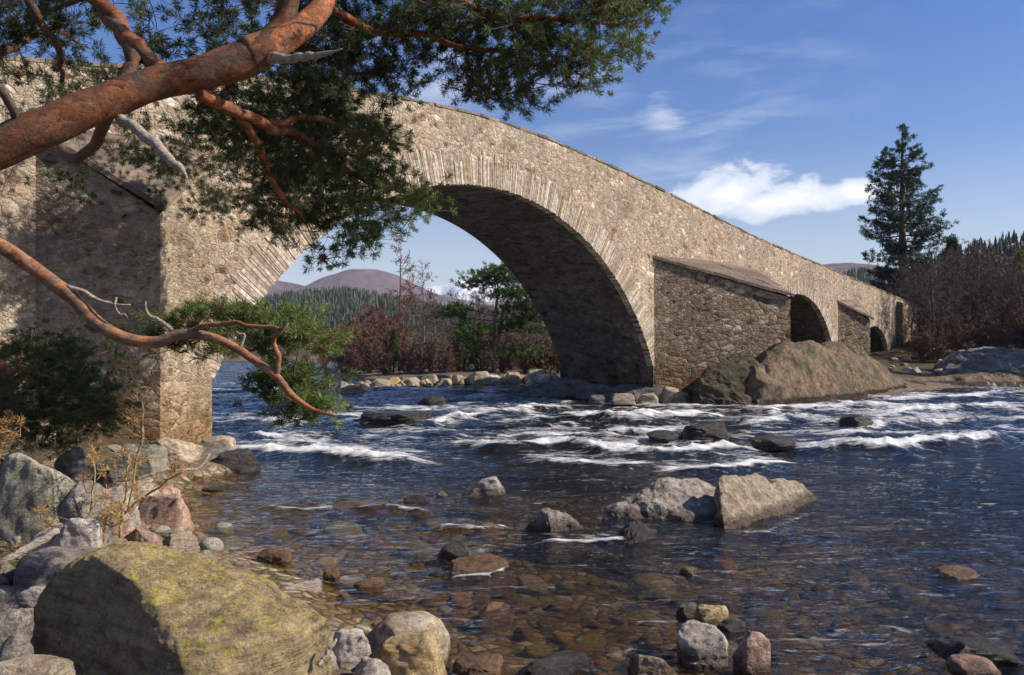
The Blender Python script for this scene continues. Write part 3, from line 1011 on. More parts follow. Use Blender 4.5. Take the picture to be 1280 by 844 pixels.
def build_bridge():
    root = thing('stone_bridge', 'old humpbacked rubble stone bridge of three arches across the river', 'bridge', (BO[0], BO[1], 0), math.radians(90) - A_)
    # --- body: columns of wall between the underside and the foot of the parapet
    PAR = 1.05
    mb, sof = MB(), MB()
    segs = []
    edges = [-14.0]
    for a in ARCHES:
        edges += [a[3], a[4]]
    edges.append(70.0)
    for k in range(len(edges) - 1):
        arch = ARCHES[k // 2] if k % 2 == 1 else None
        n = max(2, int((edges[k + 1] - edges[k]) / 0.16))
        segs.append((np.linspace(edges[k], edges[k + 1], n), arch))

    def grid(mbx, A, B, nz):
        """quads between polyline A and B, nz rows"""
        t = np.linspace(0, 1, nz)[:, None, None]
        G = A[None] * (1 - t) + B[None] * t
        n = A.shape[0]
        i = np.arange(nz - 1)[:, None] * n
        j = np.arange(n - 1)[None]
        mbx.add(G.reshape(-1, 3), np.stack([i + j, i + j + 1, i + n + j + 1, i + n + j], -1).reshape(-1, 4))

    for s, arch in segs:
        zb = intr(s, arch) if arch is not None else np.full_like(s, -1.2)
        zt = top_z(s) - PAR
        for v, flip in ((0.0, 1), (BW, -1)):
            A = np.stack([s, np.full_like(s, v), zb], 1)[::flip]
            B = np.stack([s, np.full_like(s, v), zt], 1)[::flip]
            grid(mb, A, B, 4)
        A = np.stack([s, np.zeros_like(s), zt], 1)
        B = np.stack([s, np.full_like(s, BW), zt], 1)
        grid(mb, A, B, 2)
        if arch is not None:
            A = np.stack([s, np.full_like(s, BW), zb], 1)
            B = np.stack([s, np.zeros_like(s), zb], 1)
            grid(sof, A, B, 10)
            for sx, fl in ((arch[3], 1), (arch[4], -1)):
                zz = np.array([-1.2, float(intr(np.array(sx), arch))])
                C = np.array([(sx, 0.0, zz[0]), (sx, BW, zz[0])])[::fl]
                D = np.array([(sx, 0.0, zz[1]), (sx, BW, zz[1])])[::fl]
                grid(sof, C, D, 6)
    link('wall', mb.mesh('bridge_wall', M_WALL, False), root)
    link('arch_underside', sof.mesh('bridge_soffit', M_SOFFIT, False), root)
    # --- parapets
    for v0, v1 in ((0.0, 0.42), (BW - 0.42, BW)):
        pm = MB()
        s = np.arange(-14, 70.01, 0.4)
        zt = top_z(s)
        lo = zt - PAR
        ring = [np.stack([s, np.full_like(s, v), z], 1) for v, z in ((v0, lo), (v0, zt), (v1, zt), (v1, lo))]
        for q in range(3):
            grid(pm, ring[q + 1], ring[q], 2)
        pr = link('parapet', pm.mesh('bridge_parapet', M_WALL, False), root)
        # cope stones, uneven
        cm = MB()
        rng = np.random.default_rng(3 if v0 == 0 else 4)
        x = -14.0
        while x < 70:
            w = rng.uniform(0.22, 0.62)
            z0 = float(top_z(x + w / 2))
            sl = float(top_z(x + w) - top_z(x))
            hgt = rng.uniform(0.05, 0.09)
            o = rng.uniform(0.0, 0.035)
            e0, e1 = rng.uniform(-.015, .02, 2)
            c = np.array((0.24, 0.185, 0.14)) * rng.uniform(0.55, 1.35)
            V = []
            for zz in (0.004, 1.0):
                for (dx, vv) in ((0.008, v0 - o), (w - 0.008, v0 - o), (w - 0.008, v1 + o), (0.008, v1 + o)):
                    up = zz if zz < 0.5 else hgt + (e0 if dx < w / 2 else e1)
                    V.append((x + dx, vv, z0 + sl * (dx / w - 0.5) + up))
            cm.add(V, [(0, 3, 2, 1), (4, 5, 6, 7), (0, 1, 5, 4), (1, 2, 6, 5), (2, 3, 7, 6), (3, 0, 4, 7)], c)
            x += w
        link('coping', cm.mesh('bridge_cope', M_VOUSSOIR, False), pr)
    # --- arch rings of thin voussoirs, each stone modelled
    for k, a in enumerate(ARCHES):
        c, z0, r, l, rr = a
        rm = MB()
        rng = np.random.default_rng(40 + k)
        depth = (0.86, 0.55, 0.42)[k]
        t0 = math.acos(min(1, (rr - c) / r))
        t1 = math.acos(max(-1, (l - c) / r))
        t = t0 + 0.002
        while t < t1 - 0.004:
            w = rng.choice([rng.uniform(0.04, 0.075), rng.uniform(0.06, 0.12)]) / r
            d = depth * rng.uniform(0.62, 1.12)
            pr_ = rng.uniform(0.004, 0.022)
            e = min(t + w, t1 - 0.002)
            g = 0.007 / r
            base = np.array([(0.42, 0.335, 0.25), (0.49, 0.41, 0.325), (0.37, 0.295, 0.23), (0.54, 0.47, 0.385), (0.40, 0.30, 0.20), (0.47, 0.39, 0.31)][rng.integers(6)])
            col = base * rng.uniform(0.75, 1.15)
            ri = r + rng.uniform(-0.035, 0.004)
            V = []
            for v in (-pr_, 0.25):
                for rad, tt in ((ri, t + g), (ri, e - g), (r + d, e - g), (r + d, t + g)):
                    V.append((c + rad * math.cos(tt), v, z0 + rad * math.sin(tt)))
            rm.add(V, [(0, 1, 2, 3), (4, 7, 6, 5), (0, 4, 5, 1), (1, 5, 6, 2), (2, 6, 7, 3), (3, 7, 4, 0)], col)
            t = e
        link('arch_ring', rm.mesh('bridge_ring', M_VOUSSOIR, False), root)
    # --- cutwaters: (s0, s1, nose s, projection, z at the wall, z at the nose)
    for (s0, s1, sn, pj, zw, zn) in ((4.69, 7.91, 6.31, 1.27, 6.0, 4.62), (24.54, 32.58, 28.57, 3.29, 5.22, 3.86), (42.1, 45.13, 43.6, 1.12, 4.22, 3.30)):
        cm = MB()
        A = np.array([(s0, 0.0), (sn, -pj), (s1, 0.0)])
        ztop = (zw, zn, zw)
        for q in (0, 1):
            n = 14
            tt = np.linspace(0, 1, n)[:, None]
            xy = A[q][None] * (1 - tt) + A[q + 1][None] * tt
            zz = ztop[q] * (1 - tt[:, 0]) + ztop[q + 1] * tt[:, 0]
            lo = np.column_stack([xy, np.full(n, -1.2)])
            hi = np.column_stack([xy, zz])
            grid(cm, lo, hi, 8)
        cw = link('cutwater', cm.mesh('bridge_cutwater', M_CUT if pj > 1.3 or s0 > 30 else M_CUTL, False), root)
        # sloping cap of slabs with a thick drip edge
        km = MB()
        ov = 0.10
        ctr = np.array([(s0 + s1) / 2, 0.0])
        B = np.array([(s0 - ov, -0.003), (sn, -pj - ov * 1.6), (s1 + ov * 0.2, -0.003)])
        rng = np.random.default_rng(int(s0 * 10))
        nrow = 7
        for half in (0, 1):
            P0, P1 = (B[0], B[1]) if half == 0 else (B[2], B[1])
            for rI in range(nrow):
                f0, f1 = rI / nrow, (rI + 1) / nrow
                # slab courses run from the outer edge to the ridge above the nose line
                e0 = P0 * (1 - f0) + P1 * f0
                e1 = P0 * (1 - f1) + P1 * f1
                i0 = ctr * (1 - f0) + P1 * f0
                i1 = ctr * (1 - f1) + P1 * f1
                z0_ = zw * (1 - f0) + zn * f0
                z1_ = zw * (1 - f1) + zn * f1
                lift = rng.uniform(0, 0.03)
                th = 0.11
                rise = 0.10
                V = [(e0[0], e0[1], z0_ + lift), (e1[0], e1[1], z1_ + lift), (i1[0], i1[1], z1_ + rise * (1 - f1) + lift), (i0[0], i0[1], z0_ + rise * (1 - f0) + lift)]
                V += [(p[0], p[1], p[2] + th) for p in V]
                col = np.array((0.20, 0.15, 0.115)) * rng.uniform(0.7, 1.2)
                F = [(0, 3, 2, 1), (4, 5, 6, 7), (0, 1, 5, 4), (1, 2, 6, 5), (2, 3, 7, 6), (3, 0, 4, 7)]
                if half == 1:
                    F = [f[::-1] for f in F]
                km.add(V, F, col)
        link('cap', km.mesh('bridge_cap', M_VOUSSOIR, False), cw)
    # --- far pilaster and wing wall
    pm = MB()
    s = np.linspace(51.6, 53.2, 6)
    lo = np.stack([s, np.full_like(s, -0.35), np.full_like(s, -0.5)], 1)
    hi = np.stack([s, np.full_like(s, -0.35), top_z(s) - 0.35], 1)
    grid(pm, lo, hi, 5)
    for sx, fl in ((51.6, 1), (53.2, -1)):
        C = np.array([(sx, 0.0, -0.5), (sx, -0.35, -0.5)])[::fl]
        D = np.array([(sx, 0.0, float(top_z(sx)) - 0.35), (sx, -0.35, float(top_z(sx)) - 0.35)])[::fl]
        grid(pm, C, D, 3)
    C = np.array([(51.6, -0.35, float(top_z(51.6)) - 0.35), (53.2, -0.35, float(top_z(53.2)) - 0.35)])
    grid(pm, C, C + np.array([0, 0.35, 0.12]), 2)
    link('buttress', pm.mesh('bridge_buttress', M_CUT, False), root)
    return root


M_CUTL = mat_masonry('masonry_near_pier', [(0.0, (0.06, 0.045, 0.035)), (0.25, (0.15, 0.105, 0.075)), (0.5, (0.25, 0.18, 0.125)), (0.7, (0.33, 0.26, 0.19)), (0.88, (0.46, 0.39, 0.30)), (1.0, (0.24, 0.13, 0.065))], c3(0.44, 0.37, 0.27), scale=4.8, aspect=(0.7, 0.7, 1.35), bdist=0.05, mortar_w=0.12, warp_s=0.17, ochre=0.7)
build_bridge()

# ------------------------------------------------------------------ rocks
_ICO = {}


def ico(sub):
    if sub not in _ICO:
        bm = bmesh.new()
        bmesh.ops.create_icosphere(bm, subdivisions=sub, radius=1.0)
        bm.verts.ensure_lookup_table()
        V = np.array([v.co[:] for v in bm.verts])
        F = np.array([[v.index for v in f.verts] for f in bm.faces])
        bm.free()
        _ICO[sub] = (V, F)
    return _ICO[sub]


def hull_mesh(pts, cuts, soft=0.2):
    """convex hull of points, subdivided finely, edges a little worn"""
    bm = bmesh.new()
    for p in pts:
        bm.verts.new(p)
    res = bmesh.ops.convex_hull(bm, input=bm.verts[:])
    junk = [g for g in res['geom_interior'] + res['geom_unused'] if isinstance(g, bmesh.types.BMVert)]
    if junk:
        bmesh.ops.delete(bm, geom=list(set(junk)), context='VERTS')
    bmesh.ops.triangulate(bm, faces=bm.faces[:])
    for k in range(cuts):
        bmesh.ops.subdivide_edges(bm, edges=bm.edges[:], cuts=1, use_grid_fill=True)
        bmesh.ops.triangulate(bm, faces=bm.faces[:])
        if k in (1, 2):
            bmesh.ops.smooth_vert(bm, verts=bm.verts[:], factor=soft, use_axis_x=True, use_axis_y=True, use_axis_z=True)
    bm.normal_update()
    bm.verts.ensure_lookup_table()
    V = np.array([v.co[:] for v in bm.verts])
    Nn = np.array([v.normal[:] for v in bm.verts])
    F = np.array([[v.index for v in f.verts] for f in bm.faces])
    bm.free()
    return V, Nn, F


def block_shape(seed, size, angular, cuts):
    rng = np.random.default_rng(seed)
    n = int(24 - 11 * angular)
    d = rng.normal(size=(n, 3))
    d /= np.linalg.norm(d, axis=1)[:, None]
    P = np.sign(d) * np.abs(d) ** 0.72 * rng.uniform(0.8, 1.05, (n, 1))
    P = np.concatenate([P, np.array([(a, b, -1.0) for a in (-.9, .9) for b in (-.9, .9)]) * rng.uniform(.8, 1, (4, 1))])
    V, Nn, F = hull_mesh(P, cuts, 0.28 - 0.14 * angular)
    q = V * 1.3 + seed * 3.1
    dd = 0.07 * fbm(q[:, 0], q[:, 1], q[:, 2], 3) + 0.045 * fbm(q[:, 0] * 4, q[:, 1] * 4, q[:, 2] * 5, 4) + 0.05 * (ridged(q[:, 0] * 1.6, q[:, 1] * 1.6, q[:, 2] * 2.4, 3) - 0.5)
    V = V + Nn * dd[:, None]
    lo, hi = V.min(0), V.max(0)
    return (V - (lo + hi) / 2) / (hi - lo) * np.asarray(size), F


def rock_shape(seed, size, angular=0.5, sub=4, rough=0.06, flat=0.0):
    """size = full extents; angular 0 = water-rounded cobble, 1 = split block"""
    if angular > 0.52:
        return block_shape(seed, size, angular, max(3, sub - 1))
    rng = np.random.default_rng(seed)
    V, F = ico(sub)
    V = V.copy()
    e = 1.0 - 0.28 * angular
    V = np.sign(V) * np.abs(V) ** e
    nc = int(6 + 20 * angular)
    for k in range(nc):
        n = rng.normal(size=3)
        n /= np.linalg.norm(n)
        d = rng.uniform(0.78, 0.98) * (1 - angular) + rng.uniform(0.50, 0.92) * angular
        q = V @ n - d
        soft = 0.45 * (1 - angular) + 0.04
        V = V - np.outer(np.where(q > 0, q * (1 - soft), 0), n)
    q = V * 1.25 + seed * 3.1
    nrm = V / (np.linalg.norm(V, axis=1)[:, None] + 1e-9)
    V = V + nrm * (0.15 * (1 - 0.55 * angular) * fbm(q[:, 0], q[:, 1], q[:, 2], 2) + rough * (0.7 + 0.5 * angular) * fbm(q[:, 0] * 3.2, q[:, 1] * 3.2, q[:, 2] * 4.5, 4))[:, None]
    if angular > 0.35:
        st = ridged(q[:, 0] * 1.1, q[:, 1] * 1.1, q[:, 2] * 2.5, 3)
        V = V + nrm * (0.07 * angular * (st - 0.5))[:, None]
    if flat:
        V[:, 2] = np.where(V[:, 2] > 1 - flat, 1 - flat + (V[:, 2] - 1 + flat) * 0.3, V[:, 2])
    lo, hi = V.min(0), V.max(0)
    V = (V - (lo + hi) / 2) / (hi - lo) * np.asarray(size)
    return V, F


def rock(name, label, mat, px, py, wpx, hpx, z=0.0, dep=0.8, ang=0.5, seed=None, rot=None, sink=0.35, group=None, cat='rock', sub=5, tilt=0.0, y=None):
    """a rock seen at photo pixel (px, py = its foot), wpx wide, hpx tall, foot at height z"""
    seed = seed if seed is not None else (int(px) * 7 + int(py) * 13) % 9973
    if y is None:
        p = on_level(px, py, z)
    else:
        p = at(px, py, y)
        z = p[2]
    k = p[1] / FOC
    w, h = wpx * k, hpx * k
    H = h / (1 - sink)
    d = w * dep
    V, F = rock_shape(seed, (w, d, H), ang, sub)
    if tilt:
        c, s = math.cos(tilt), math.sin(tilt)
        V = np.stack([V[:, 0] * c - V[:, 2] * s, V[:, 1], V[:, 0] * s + V[:, 2] * c], 1)
    V[:, 2] += H * (0.5 - sink)
    me = raw_mesh(name, V, F, mat, True)
    o = link(name, me, None, (p[0], p[1] + d * 0.4, z))
    return tag(o, label, cat, group)


# the split rock standing in the river
def hull_rock(name, label, mat, pts, seed, rough=0.03, cat='boulder', cuts=5, strata=0.0, sdir=(0, 0, 1)):
    """a split block: convex hull of world points, subdivided and weathered"""
    V, Nn, F = hull_mesh(pts, cuts, 0.2)
    size = (V.max(0) - V.min(0)).max()
    q = V / size * 4 + seed
    d = rough * size * (fbm(q[:, 0], q[:, 1], q[:, 2], 3) + (0.5 if cat == 'boulder' else 0.28) * fbm(q[:, 0] * 4, q[:, 1] * 4, q[:, 2] * 4, 4) + 0.5 * (ridged(q[:, 0] * 1.6, q[:, 1] * 1.6, q[:, 2] * 1.6, 3) - .5))
    if strata:
        sv = np.array(sdir) / np.linalg.norm(sdir)
        w = (V @ sv) / size * 24 + 2.0 * fbm(q[:, 0] * .8, q[:, 1] * .8, q[:, 2] * .8, 3)
        if cat == 'boulder':
            d = d + strata * size * 0.012 * np.abs(np.sin(w)) ** 0.6
        else:
            # ledges: a saw-tooth of beds, each with one sharp broken edge
            for fr, am in ((0.22, 1.0), (0.55, 0.45)):
                saw = np.mod(w * fr + 0.5 * fbm(q[:, 0] * 1.5, q[:, 1] * 1.5, q[:, 2] * 1.5 + fr, 3), 1.0)
                d = d + strata * size * 0.020 * am * np.where(saw < 0.88, saw / 0.88, (1 - saw) / 0.12)
    V = V + Nn * d[:, None]
    base = np.array([V[:, 0].mean(), V[:, 1].mean(), V[:, 2].min()])
    return tag(link(name, raw_mesh(name, V - base, F, mat, True), None, tuple(base)), label, cat)


def pz(px, y, z):
    return ((px - 640) / FOC * y, y, z)


# the big lichen boulder in front: a dark face to the left, a bright one to the right
hull_rock('boulder', 'large brown boulder in front with yellow lichen on its top', R_LICHEN,
          [at(116, 694, 4.55), at(150, 680, 4.72), at(182, 679, 4.80), at(215, 684, 4.85), at(270, 710, 4.85), at(330, 735, 4.80), at(388, 757, 4.72), at(403, 772, 4.6),
           at(168, 728, 4.20), at(215, 780, 3.92), at(238, 860, 3.72), at(250, 960, 3.62), at(52, 742, 4.66), at(22, 778, 4.68), at(4, 812, 4.68), at(-6, 900, 4.6), at(20, 960, 4.35), at(120, 800, 4.18), at(110, 900, 4.02),
           at(320, 790, 4.08), at(400, 800, 4.4), at(406, 850, 4.38), at(398, 930, 4.25), at(330, 940, 3.85), at(150, 705, 5.3), at(260, 725, 5.35), at(370, 775, 5.2), at(40, 785, 5.2), at(40, 900, 5.3), at(380, 900, 5.2)], 3, 0.026, strata=0.55, sdir=(-0.30, 0.1, 1.0), cuts=6)


def wl(px, py, z=0.0):
    return tuple(on_level(px, py, z))


hull_rock('boulder', 'tan sunlit slab half of the split rock in midstream', R_TAN,
          [wl(906, 666), wl(928, 658, .02), wl(962, 645, .03), wl(995, 633, .02), wl(1026, 622, .0), at(897, 600, 10.55), at(903, 595, 10.7), at(940, 594, 11.1), at(975, 596, 11.6), at(992, 600, 11.8), at(1010, 609, 12.0), at(893, 640, 10.3),
           pz(902, 9.85, -.4), pz(950, 10.1, -.4), pz(1010, 11.2, -.4), pz(1038, 12.2, -.4), pz(893, 10.4, -.4), pz(900, 12.0, -.4), pz(1010, 12.9, -.4)], 17, 0.034, strata=0.35, sdir=(0.55, 0.3, 0.8), cuts=6)
hull_rock('boulder', 'pale grey half of the split rock in midstream', R_GREY,
          [wl(752, 644), wl(800, 650), wl(850, 652), wl(894, 656), at(775, 634, 11.0), at(818, 608, 11.0), at(826, 600, 11.2), at(850, 597, 11.3), at(878, 600, 11.4), at(893, 608, 11.3), at(822, 630, 10.6), at(868, 622, 10.8),
           pz(748, 10.9, -.4), pz(800, 10.3, -.4), pz(850, 10.2, -.4), pz(897, 10.2, -.4), pz(898, 12.0, -.4), pz(780, 12.0, -.4)], 12, 0.036, strata=0.3, sdir=(0.7, 0.1, 0.6), cuts=6)

hull_rock('river_rock', 'dark pointed rock with a pale ridge in midstream', R_GREY,
          [wl(655, 663), wl(690, 669), wl(735, 665), wl(726, 657), wl(668, 655), at(683, 635, 9.95), at(692, 638, 9.95), at(706, 650, 9.9), at(672, 646, 9.95), pz(650, 9.9, -.3), pz(690, 9.5, -.3), pz(742, 9.7, -.3), pz(735, 10.8, -.3), pz(660, 10.6, -.3)], 31, 0.05, strata=0.3, cuts=5)
hull_rock('river_rock', 'dark wet jagged rock left of the split rock', R_DARK,
          [wl(762, 675), wl(792, 680), wl(822, 676), wl(826, 668), at(788, 652, 9.6), at(797, 650, 9.65), at(808, 660, 9.6), at(775, 662, 9.6), pz(758, 9.5, -.3), pz(792, 9.1, -.3), pz(828, 9.3, -.3), pz(830, 10.2, -.3), pz(765, 10.2, -.3)], 33, 0.06, strata=0.3, cuts=5)

# single rocks in the river: name, label, material, px, py, w, h, kw
RR = [
    ('pale rounded stone alone in midstream with a white top', R_PALE, 604, 622, 62, 22, dict(ang=.7)),
    ('small pale stone just left of the lone midstream stone', R_GREY, 552, 621, 16, 6, dict(ang=.6)),
    ('black rock among the white rapids below the bridge', R_DARK, 886, 546, 62, 18, dict(ang=.9)),
    ('smooth black rock at the foot of the rapids', R_DARK, 972, 560, 62, 13, dict(ang=.4)),
    ('small black rock in the rapids by the outcrop', R_DARK, 1076, 534, 40, 15, dict(ang=.5)),
    ('domed black rock in the calm water under the arch', R_DARK, 539, 507, 36, 13, dict(ang=.3)),
    ('long low dark rock below the main arch', R_DARK, 492, 528, 90, 12, dict(ang=.6)),
    ('low dark rock under the middle of the arch rapids', R_DARK, 662, 554, 34, 9, dict(ang=.5)),
    ('dark rock in front of the pier amid the foam', R_DARK, 830, 549, 40, 10, dict(ang=.5)),
    ('rusty red rock awash in the shallows', R_BROWN, 602, 716, 92, 14, dict(ang=.6, sink=.72)),
    ('black ridge of rock above the rusty red one', R_DARK, 566, 697, 40, 14, dict(ang=.5)),
    ('orange brown stone near the left shore', R_BROWN, 340, 702, 42, 14, dict(ang=.6)),
    ('brown stone showing above the near shallows', R_BROWN, 413, 722, 22, 9, dict(ang=.6)),
    ('low brown stone awash beyond the plank', R_BROWN, 462, 733, 50, 7, dict(ang=.4, sink=.75)),
    ('dark brown rock washed over by the left riffle', R_BROWN, 445, 640, 84, 7, dict(ang=.5, sink=.75)),
    ('flat dark rock washed over near the left shore', R_DARK, 262, 614, 26, 4, dict(ang=.3)),
    ('low dark stone washed over beside the left riffle', R_DARK, 520, 628, 34, 7, dict(ang=.6)),
    ('pale angular stone, larger of the pair at the near edge', R_PALE, 882, 824, 64, 36, dict(ang=1.0, z=.04, seed=71)),
    ('pinkish pointed stone at the near edge of the water', R_PINK, 944, 838, 46, 46, dict(ang=.7, z=.04)),
    ('golden brown wet stone behind the pale angular stone', R_GOLD, 893, 788, 48, 28, dict(ang=.6)),
    ('small glinting grey stone left of the golden stone', R_GREY, 860, 774, 28, 18, dict(ang=.5)),
    ('small tan stone right below the split rock', R_TAN, 862, 720, 22, 10, dict(ang=.4)),
    ('round brown rock awash on the right', R_BROWN, 1207, 722, 62, 9, dict(ang=.2, sink=.8)),
    ('black slanting slab at the near right edge', R_DARK, 1240, 832, 104, 24, dict(ang=.8, tilt=-.28)),
    ('flat pinkish stone at the near right corner', R_PINK, 1228, 852, 60, 22, dict(ang=.5)),
    ('flat dark stone at the near edge of the water', R_DARK, 700, 848, 104, 14, dict(ang=.7, sink=.6)),
    ('tan stone with white quartz at the near edge', R_TAN, 818, 846, 58, 26, dict(ang=.7)),
    ('black stone between the pale angular stone and the pinkish one', R_DARK, 918, 793, 36, 15, dict(ang=.5)),
    ('long wet brown stone beside the pale cobbles', R_BROWN, 600, 848, 84, 14, dict(ang=.6, sink=.7)),
]
for lb, mt, px, py, w, h, kw in RR:
    zz = kw.pop('z', 0.12 if py < 570 else 0.0)
    rock('river_rock', lb, mt, px, py, w, h, zz, **kw)

# left bank rocks
LB = [
    ('boulder', 'big grey green lichened boulder at the left edge of the bank', R_GREEN, 24, 656, 112, 88, .62, dict(ang=.95, dep=.9)),
    ('bank_rock', 'grey block beside the big grey green boulder', R_GREY, 92, 664, 60, 58, .55, dict(ang=.8)),
    ('bank_rock', 'pinkish tan rock at the water edge of the bank', R_PINK, 186, 674, 84, 50, .08, dict(ang=.95)),
    ('bank_rock', 'low pinkish grey slab below the grey ridged rock', R_PINK, 132, 676, 76, 26, .3, dict(ang=.9)),
    ('bank_rock', 'pale broken block under the big grey green boulder', R_PALE, 60, 688, 58, 30, .5, dict(ang=.9)),
    ('bank_rock', 'tan slab above the pinkish tan rock', R_TAN, 160, 628, 58, 26, .35, dict(ang=.9)),
    ('bank_rock', 'pinkish knob of rock above the pinkish tan rock', R_PINK, 204, 632, 34, 22, .25, dict(ang=.4)),
    ('bank_rock', 'grey ridged rock behind the dry weeds', R_GREY, 128, 652, 62, 44, .45, dict(ang=.8)),
    ('bank_rock', 'white split rock behind the large front boulder', R_PALE, 92, 690, 58, 42, .5, dict(ang=.8)),
    ('bank_rock', 'long grey slab lying left behind the front boulder', R_GREY, 66, 732, 130, 40, .55, dict(ang=.85, tilt=.15)),
    ('bank_rock', 'blue grey rock at the left frame edge', R_GREY, -4, 812, 62, 44, .75, dict(ang=.6)),
    ('bank_rock', 'small grey rock beneath the blue grey one', R_GREY, 8, 832, 44, 34, .8, dict(ang=.5)),
    ('bank_rock', 'brown split stone in the bottom left corner', R_TAN, 20, 866, 92, 30, .8, dict(ang=.7)),
    ('bank_rock', 'pale flat stone left of the front boulder', R_PALE, 40, 758, 44, 22, .62, dict(ang=.4)),
    ('bank_rock', 'dark grey rock at the tip of the pier foot', R_DARK, 292, 589, 54, 25, .02, dict(ang=.7)),
    ('bank_rock', 'grey rock between the pier foot and the water', R_GREY, 246, 586, 84, 32, .05, dict(ang=.7)),
    ('bank_rock', 'tan rock against the sunlit face of the near pier', R_TAN, 268, 566, 48, 20, .25, dict(ang=.7)),
    ('bank_rock', 'brown rock under the near pier nose', R_TAN, 212, 572, 60, 24, .3, dict(ang=.7)),
    ('bank_rock', 'dark rock in the shade below the near pier', R_GREEN, 168, 598, 62, 40, .4, dict(ang=.7)),
    ('bank_rock', 'slanting dark rock behind the tall dry weed', R_LEDGE, 132, 612, 54, 44, .45, dict(ang=.8)),
    ('bank_rock', 'round grey rock in the shade under the young pine', R_LEDGE, 86, 600, 52, 40, .6, dict(ang=.4)),
    ('bank_rock', 'small tan rock between the grey block and the shaded rocks', R_TAN, 72, 630, 40, 26, .6, dict(ang=.5)),
    ('cobble', 'white egg shaped cobble against the front boulder', R_PALE, 407, 846, 28, 32, .16, dict(ang=.05)),
    ('cobble', 'pale lumpy cobble beside the white egg shaped one', R_PALE, 435, 846, 58, 52, .14, dict(ang=.55)),
    ('boulder', 'rounded tan cobble, largest on the near shore', R_TAN, 503, 838, 112, 56, .06, dict(ang=.25)),
    ('cobble', 'golden stone leaning on the largest tan cobble', R_GOLD, 516, 862, 92, 62, .12, dict(ang=.6)),
    ('cobble', 'pale stone at the corner of the front boulder foot', R_PALE, 462, 862, 50, 34, .16, dict(ang=.4)),
]
for nm, lb, mt, px, py, w, h, z, kw in LB:
    rock(nm, lb, mt, px, py, w, h, z, **kw)

# outcrop of bedrock under the second arch, and the shaded ledge on the right bank
def outcrop(name, label, mat, skyline, waterline, z0, depth, seed, cat='rock', amp=0.2, nx=220, ny=110, back=0.0):
    """skyline: photo pixels with distance (px, py, y); waterline: photo pixels (px, y)"""
    Sk = np.array([at(a, b, c) for a, b, c in skyline])
    Wl = np.array([((a - 640) / FOC * c, c) for a, c in waterline])
    t = np.linspace(0, 1, nx)

    def res(P):
        u = np.concatenate([[0], np.cumsum(np.linalg.norm(np.diff(P[:, :2], axis=0), axis=1))])
        u /= u[-1]
        return np.stack([np.interp(t, u, P[:, k]) for k in range(P.shape[1])], 1)
    Sk, Wl = res(Sk), res(Wl)
    r = np.linspace(0, 1, ny)
    f = np.clip(r / 0.62, 0, 1)
    front = Wl[:, None, :] * (1 - f[None, :, None]) + Sk[:, None, :2] * f[None, :, None]
    g = np.clip((r - 0.62) / 0.38, 0, 1)
    nrm = (Sk[:, :2] - Wl)
    nrm /= np.linalg.norm(nrm, axis=1)[:, None] + 1e-9
    xy = front + nrm[:, None, :] * (g * depth)[None, :, None]
    prof = f ** 0.75
    z = z0 - 0.4 + (Sk[:, 2] - z0 + 0.4)[:, None] * prof[None] - back * g[None] ** 2
    q = np.stack([xy[..., 0], xy[..., 1]], -1)
    env = (np.sin(np.pi * np.clip(f, 0, 1) * 0.85) + 0.1)[None]
    bl = ridged(q[..., 0] * 0.45 + seed, q[..., 1] * 0.6, seed, 4) - 0.5
    st = fbm(q[..., 0] * 0.9 + 0.4 * z, q[..., 1] * 0.9 + seed, z * 0.9, 5)
    step = np.floor(3 * (fbm(q[..., 0] * 0.35, q[..., 1] * 0.5 + 3, seed + 2, 2) + z * 0.4)) / 3
    z = z + env * amp * (1.1 * bl + 0.9 * st) + env * amp * 0.7 * (step - step.mean())
    fis = np.abs(vnoise(q[..., 0] * 0.9 + 1.3 * z + seed, q[..., 1] * 0.5, 3.3))
    z = z - env * amp * 0.55 * np.exp(-(fis / 0.07) ** 2)
    z = z + np.minimum(env, 0.6) * amp * (0.30 * ridged(q[..., 0] * 1.7 + z, q[..., 1] * 1.7, seed, 4) + 0.16 * fbm(q[..., 0] * 6, q[..., 1] * 6, z * 6, 3))
    V = np.concatenate([xy, z[..., None]], -1).reshape(-1, 3)
    i = np.arange(nx - 1)[:, None] * ny
    j = np.arange(ny - 1)[None]
    F = np.stack([i + j, i + ny + j, i + ny + j + 1, i + j + 1], -1).reshape(-1, 4)
    base = np.array([V[:, 0].mean(), V[:, 1].mean(), z0])
    me = raw_mesh(name, V - base, F, mat, True)
    return tag(link(name, me, None, tuple(base)), label, cat)


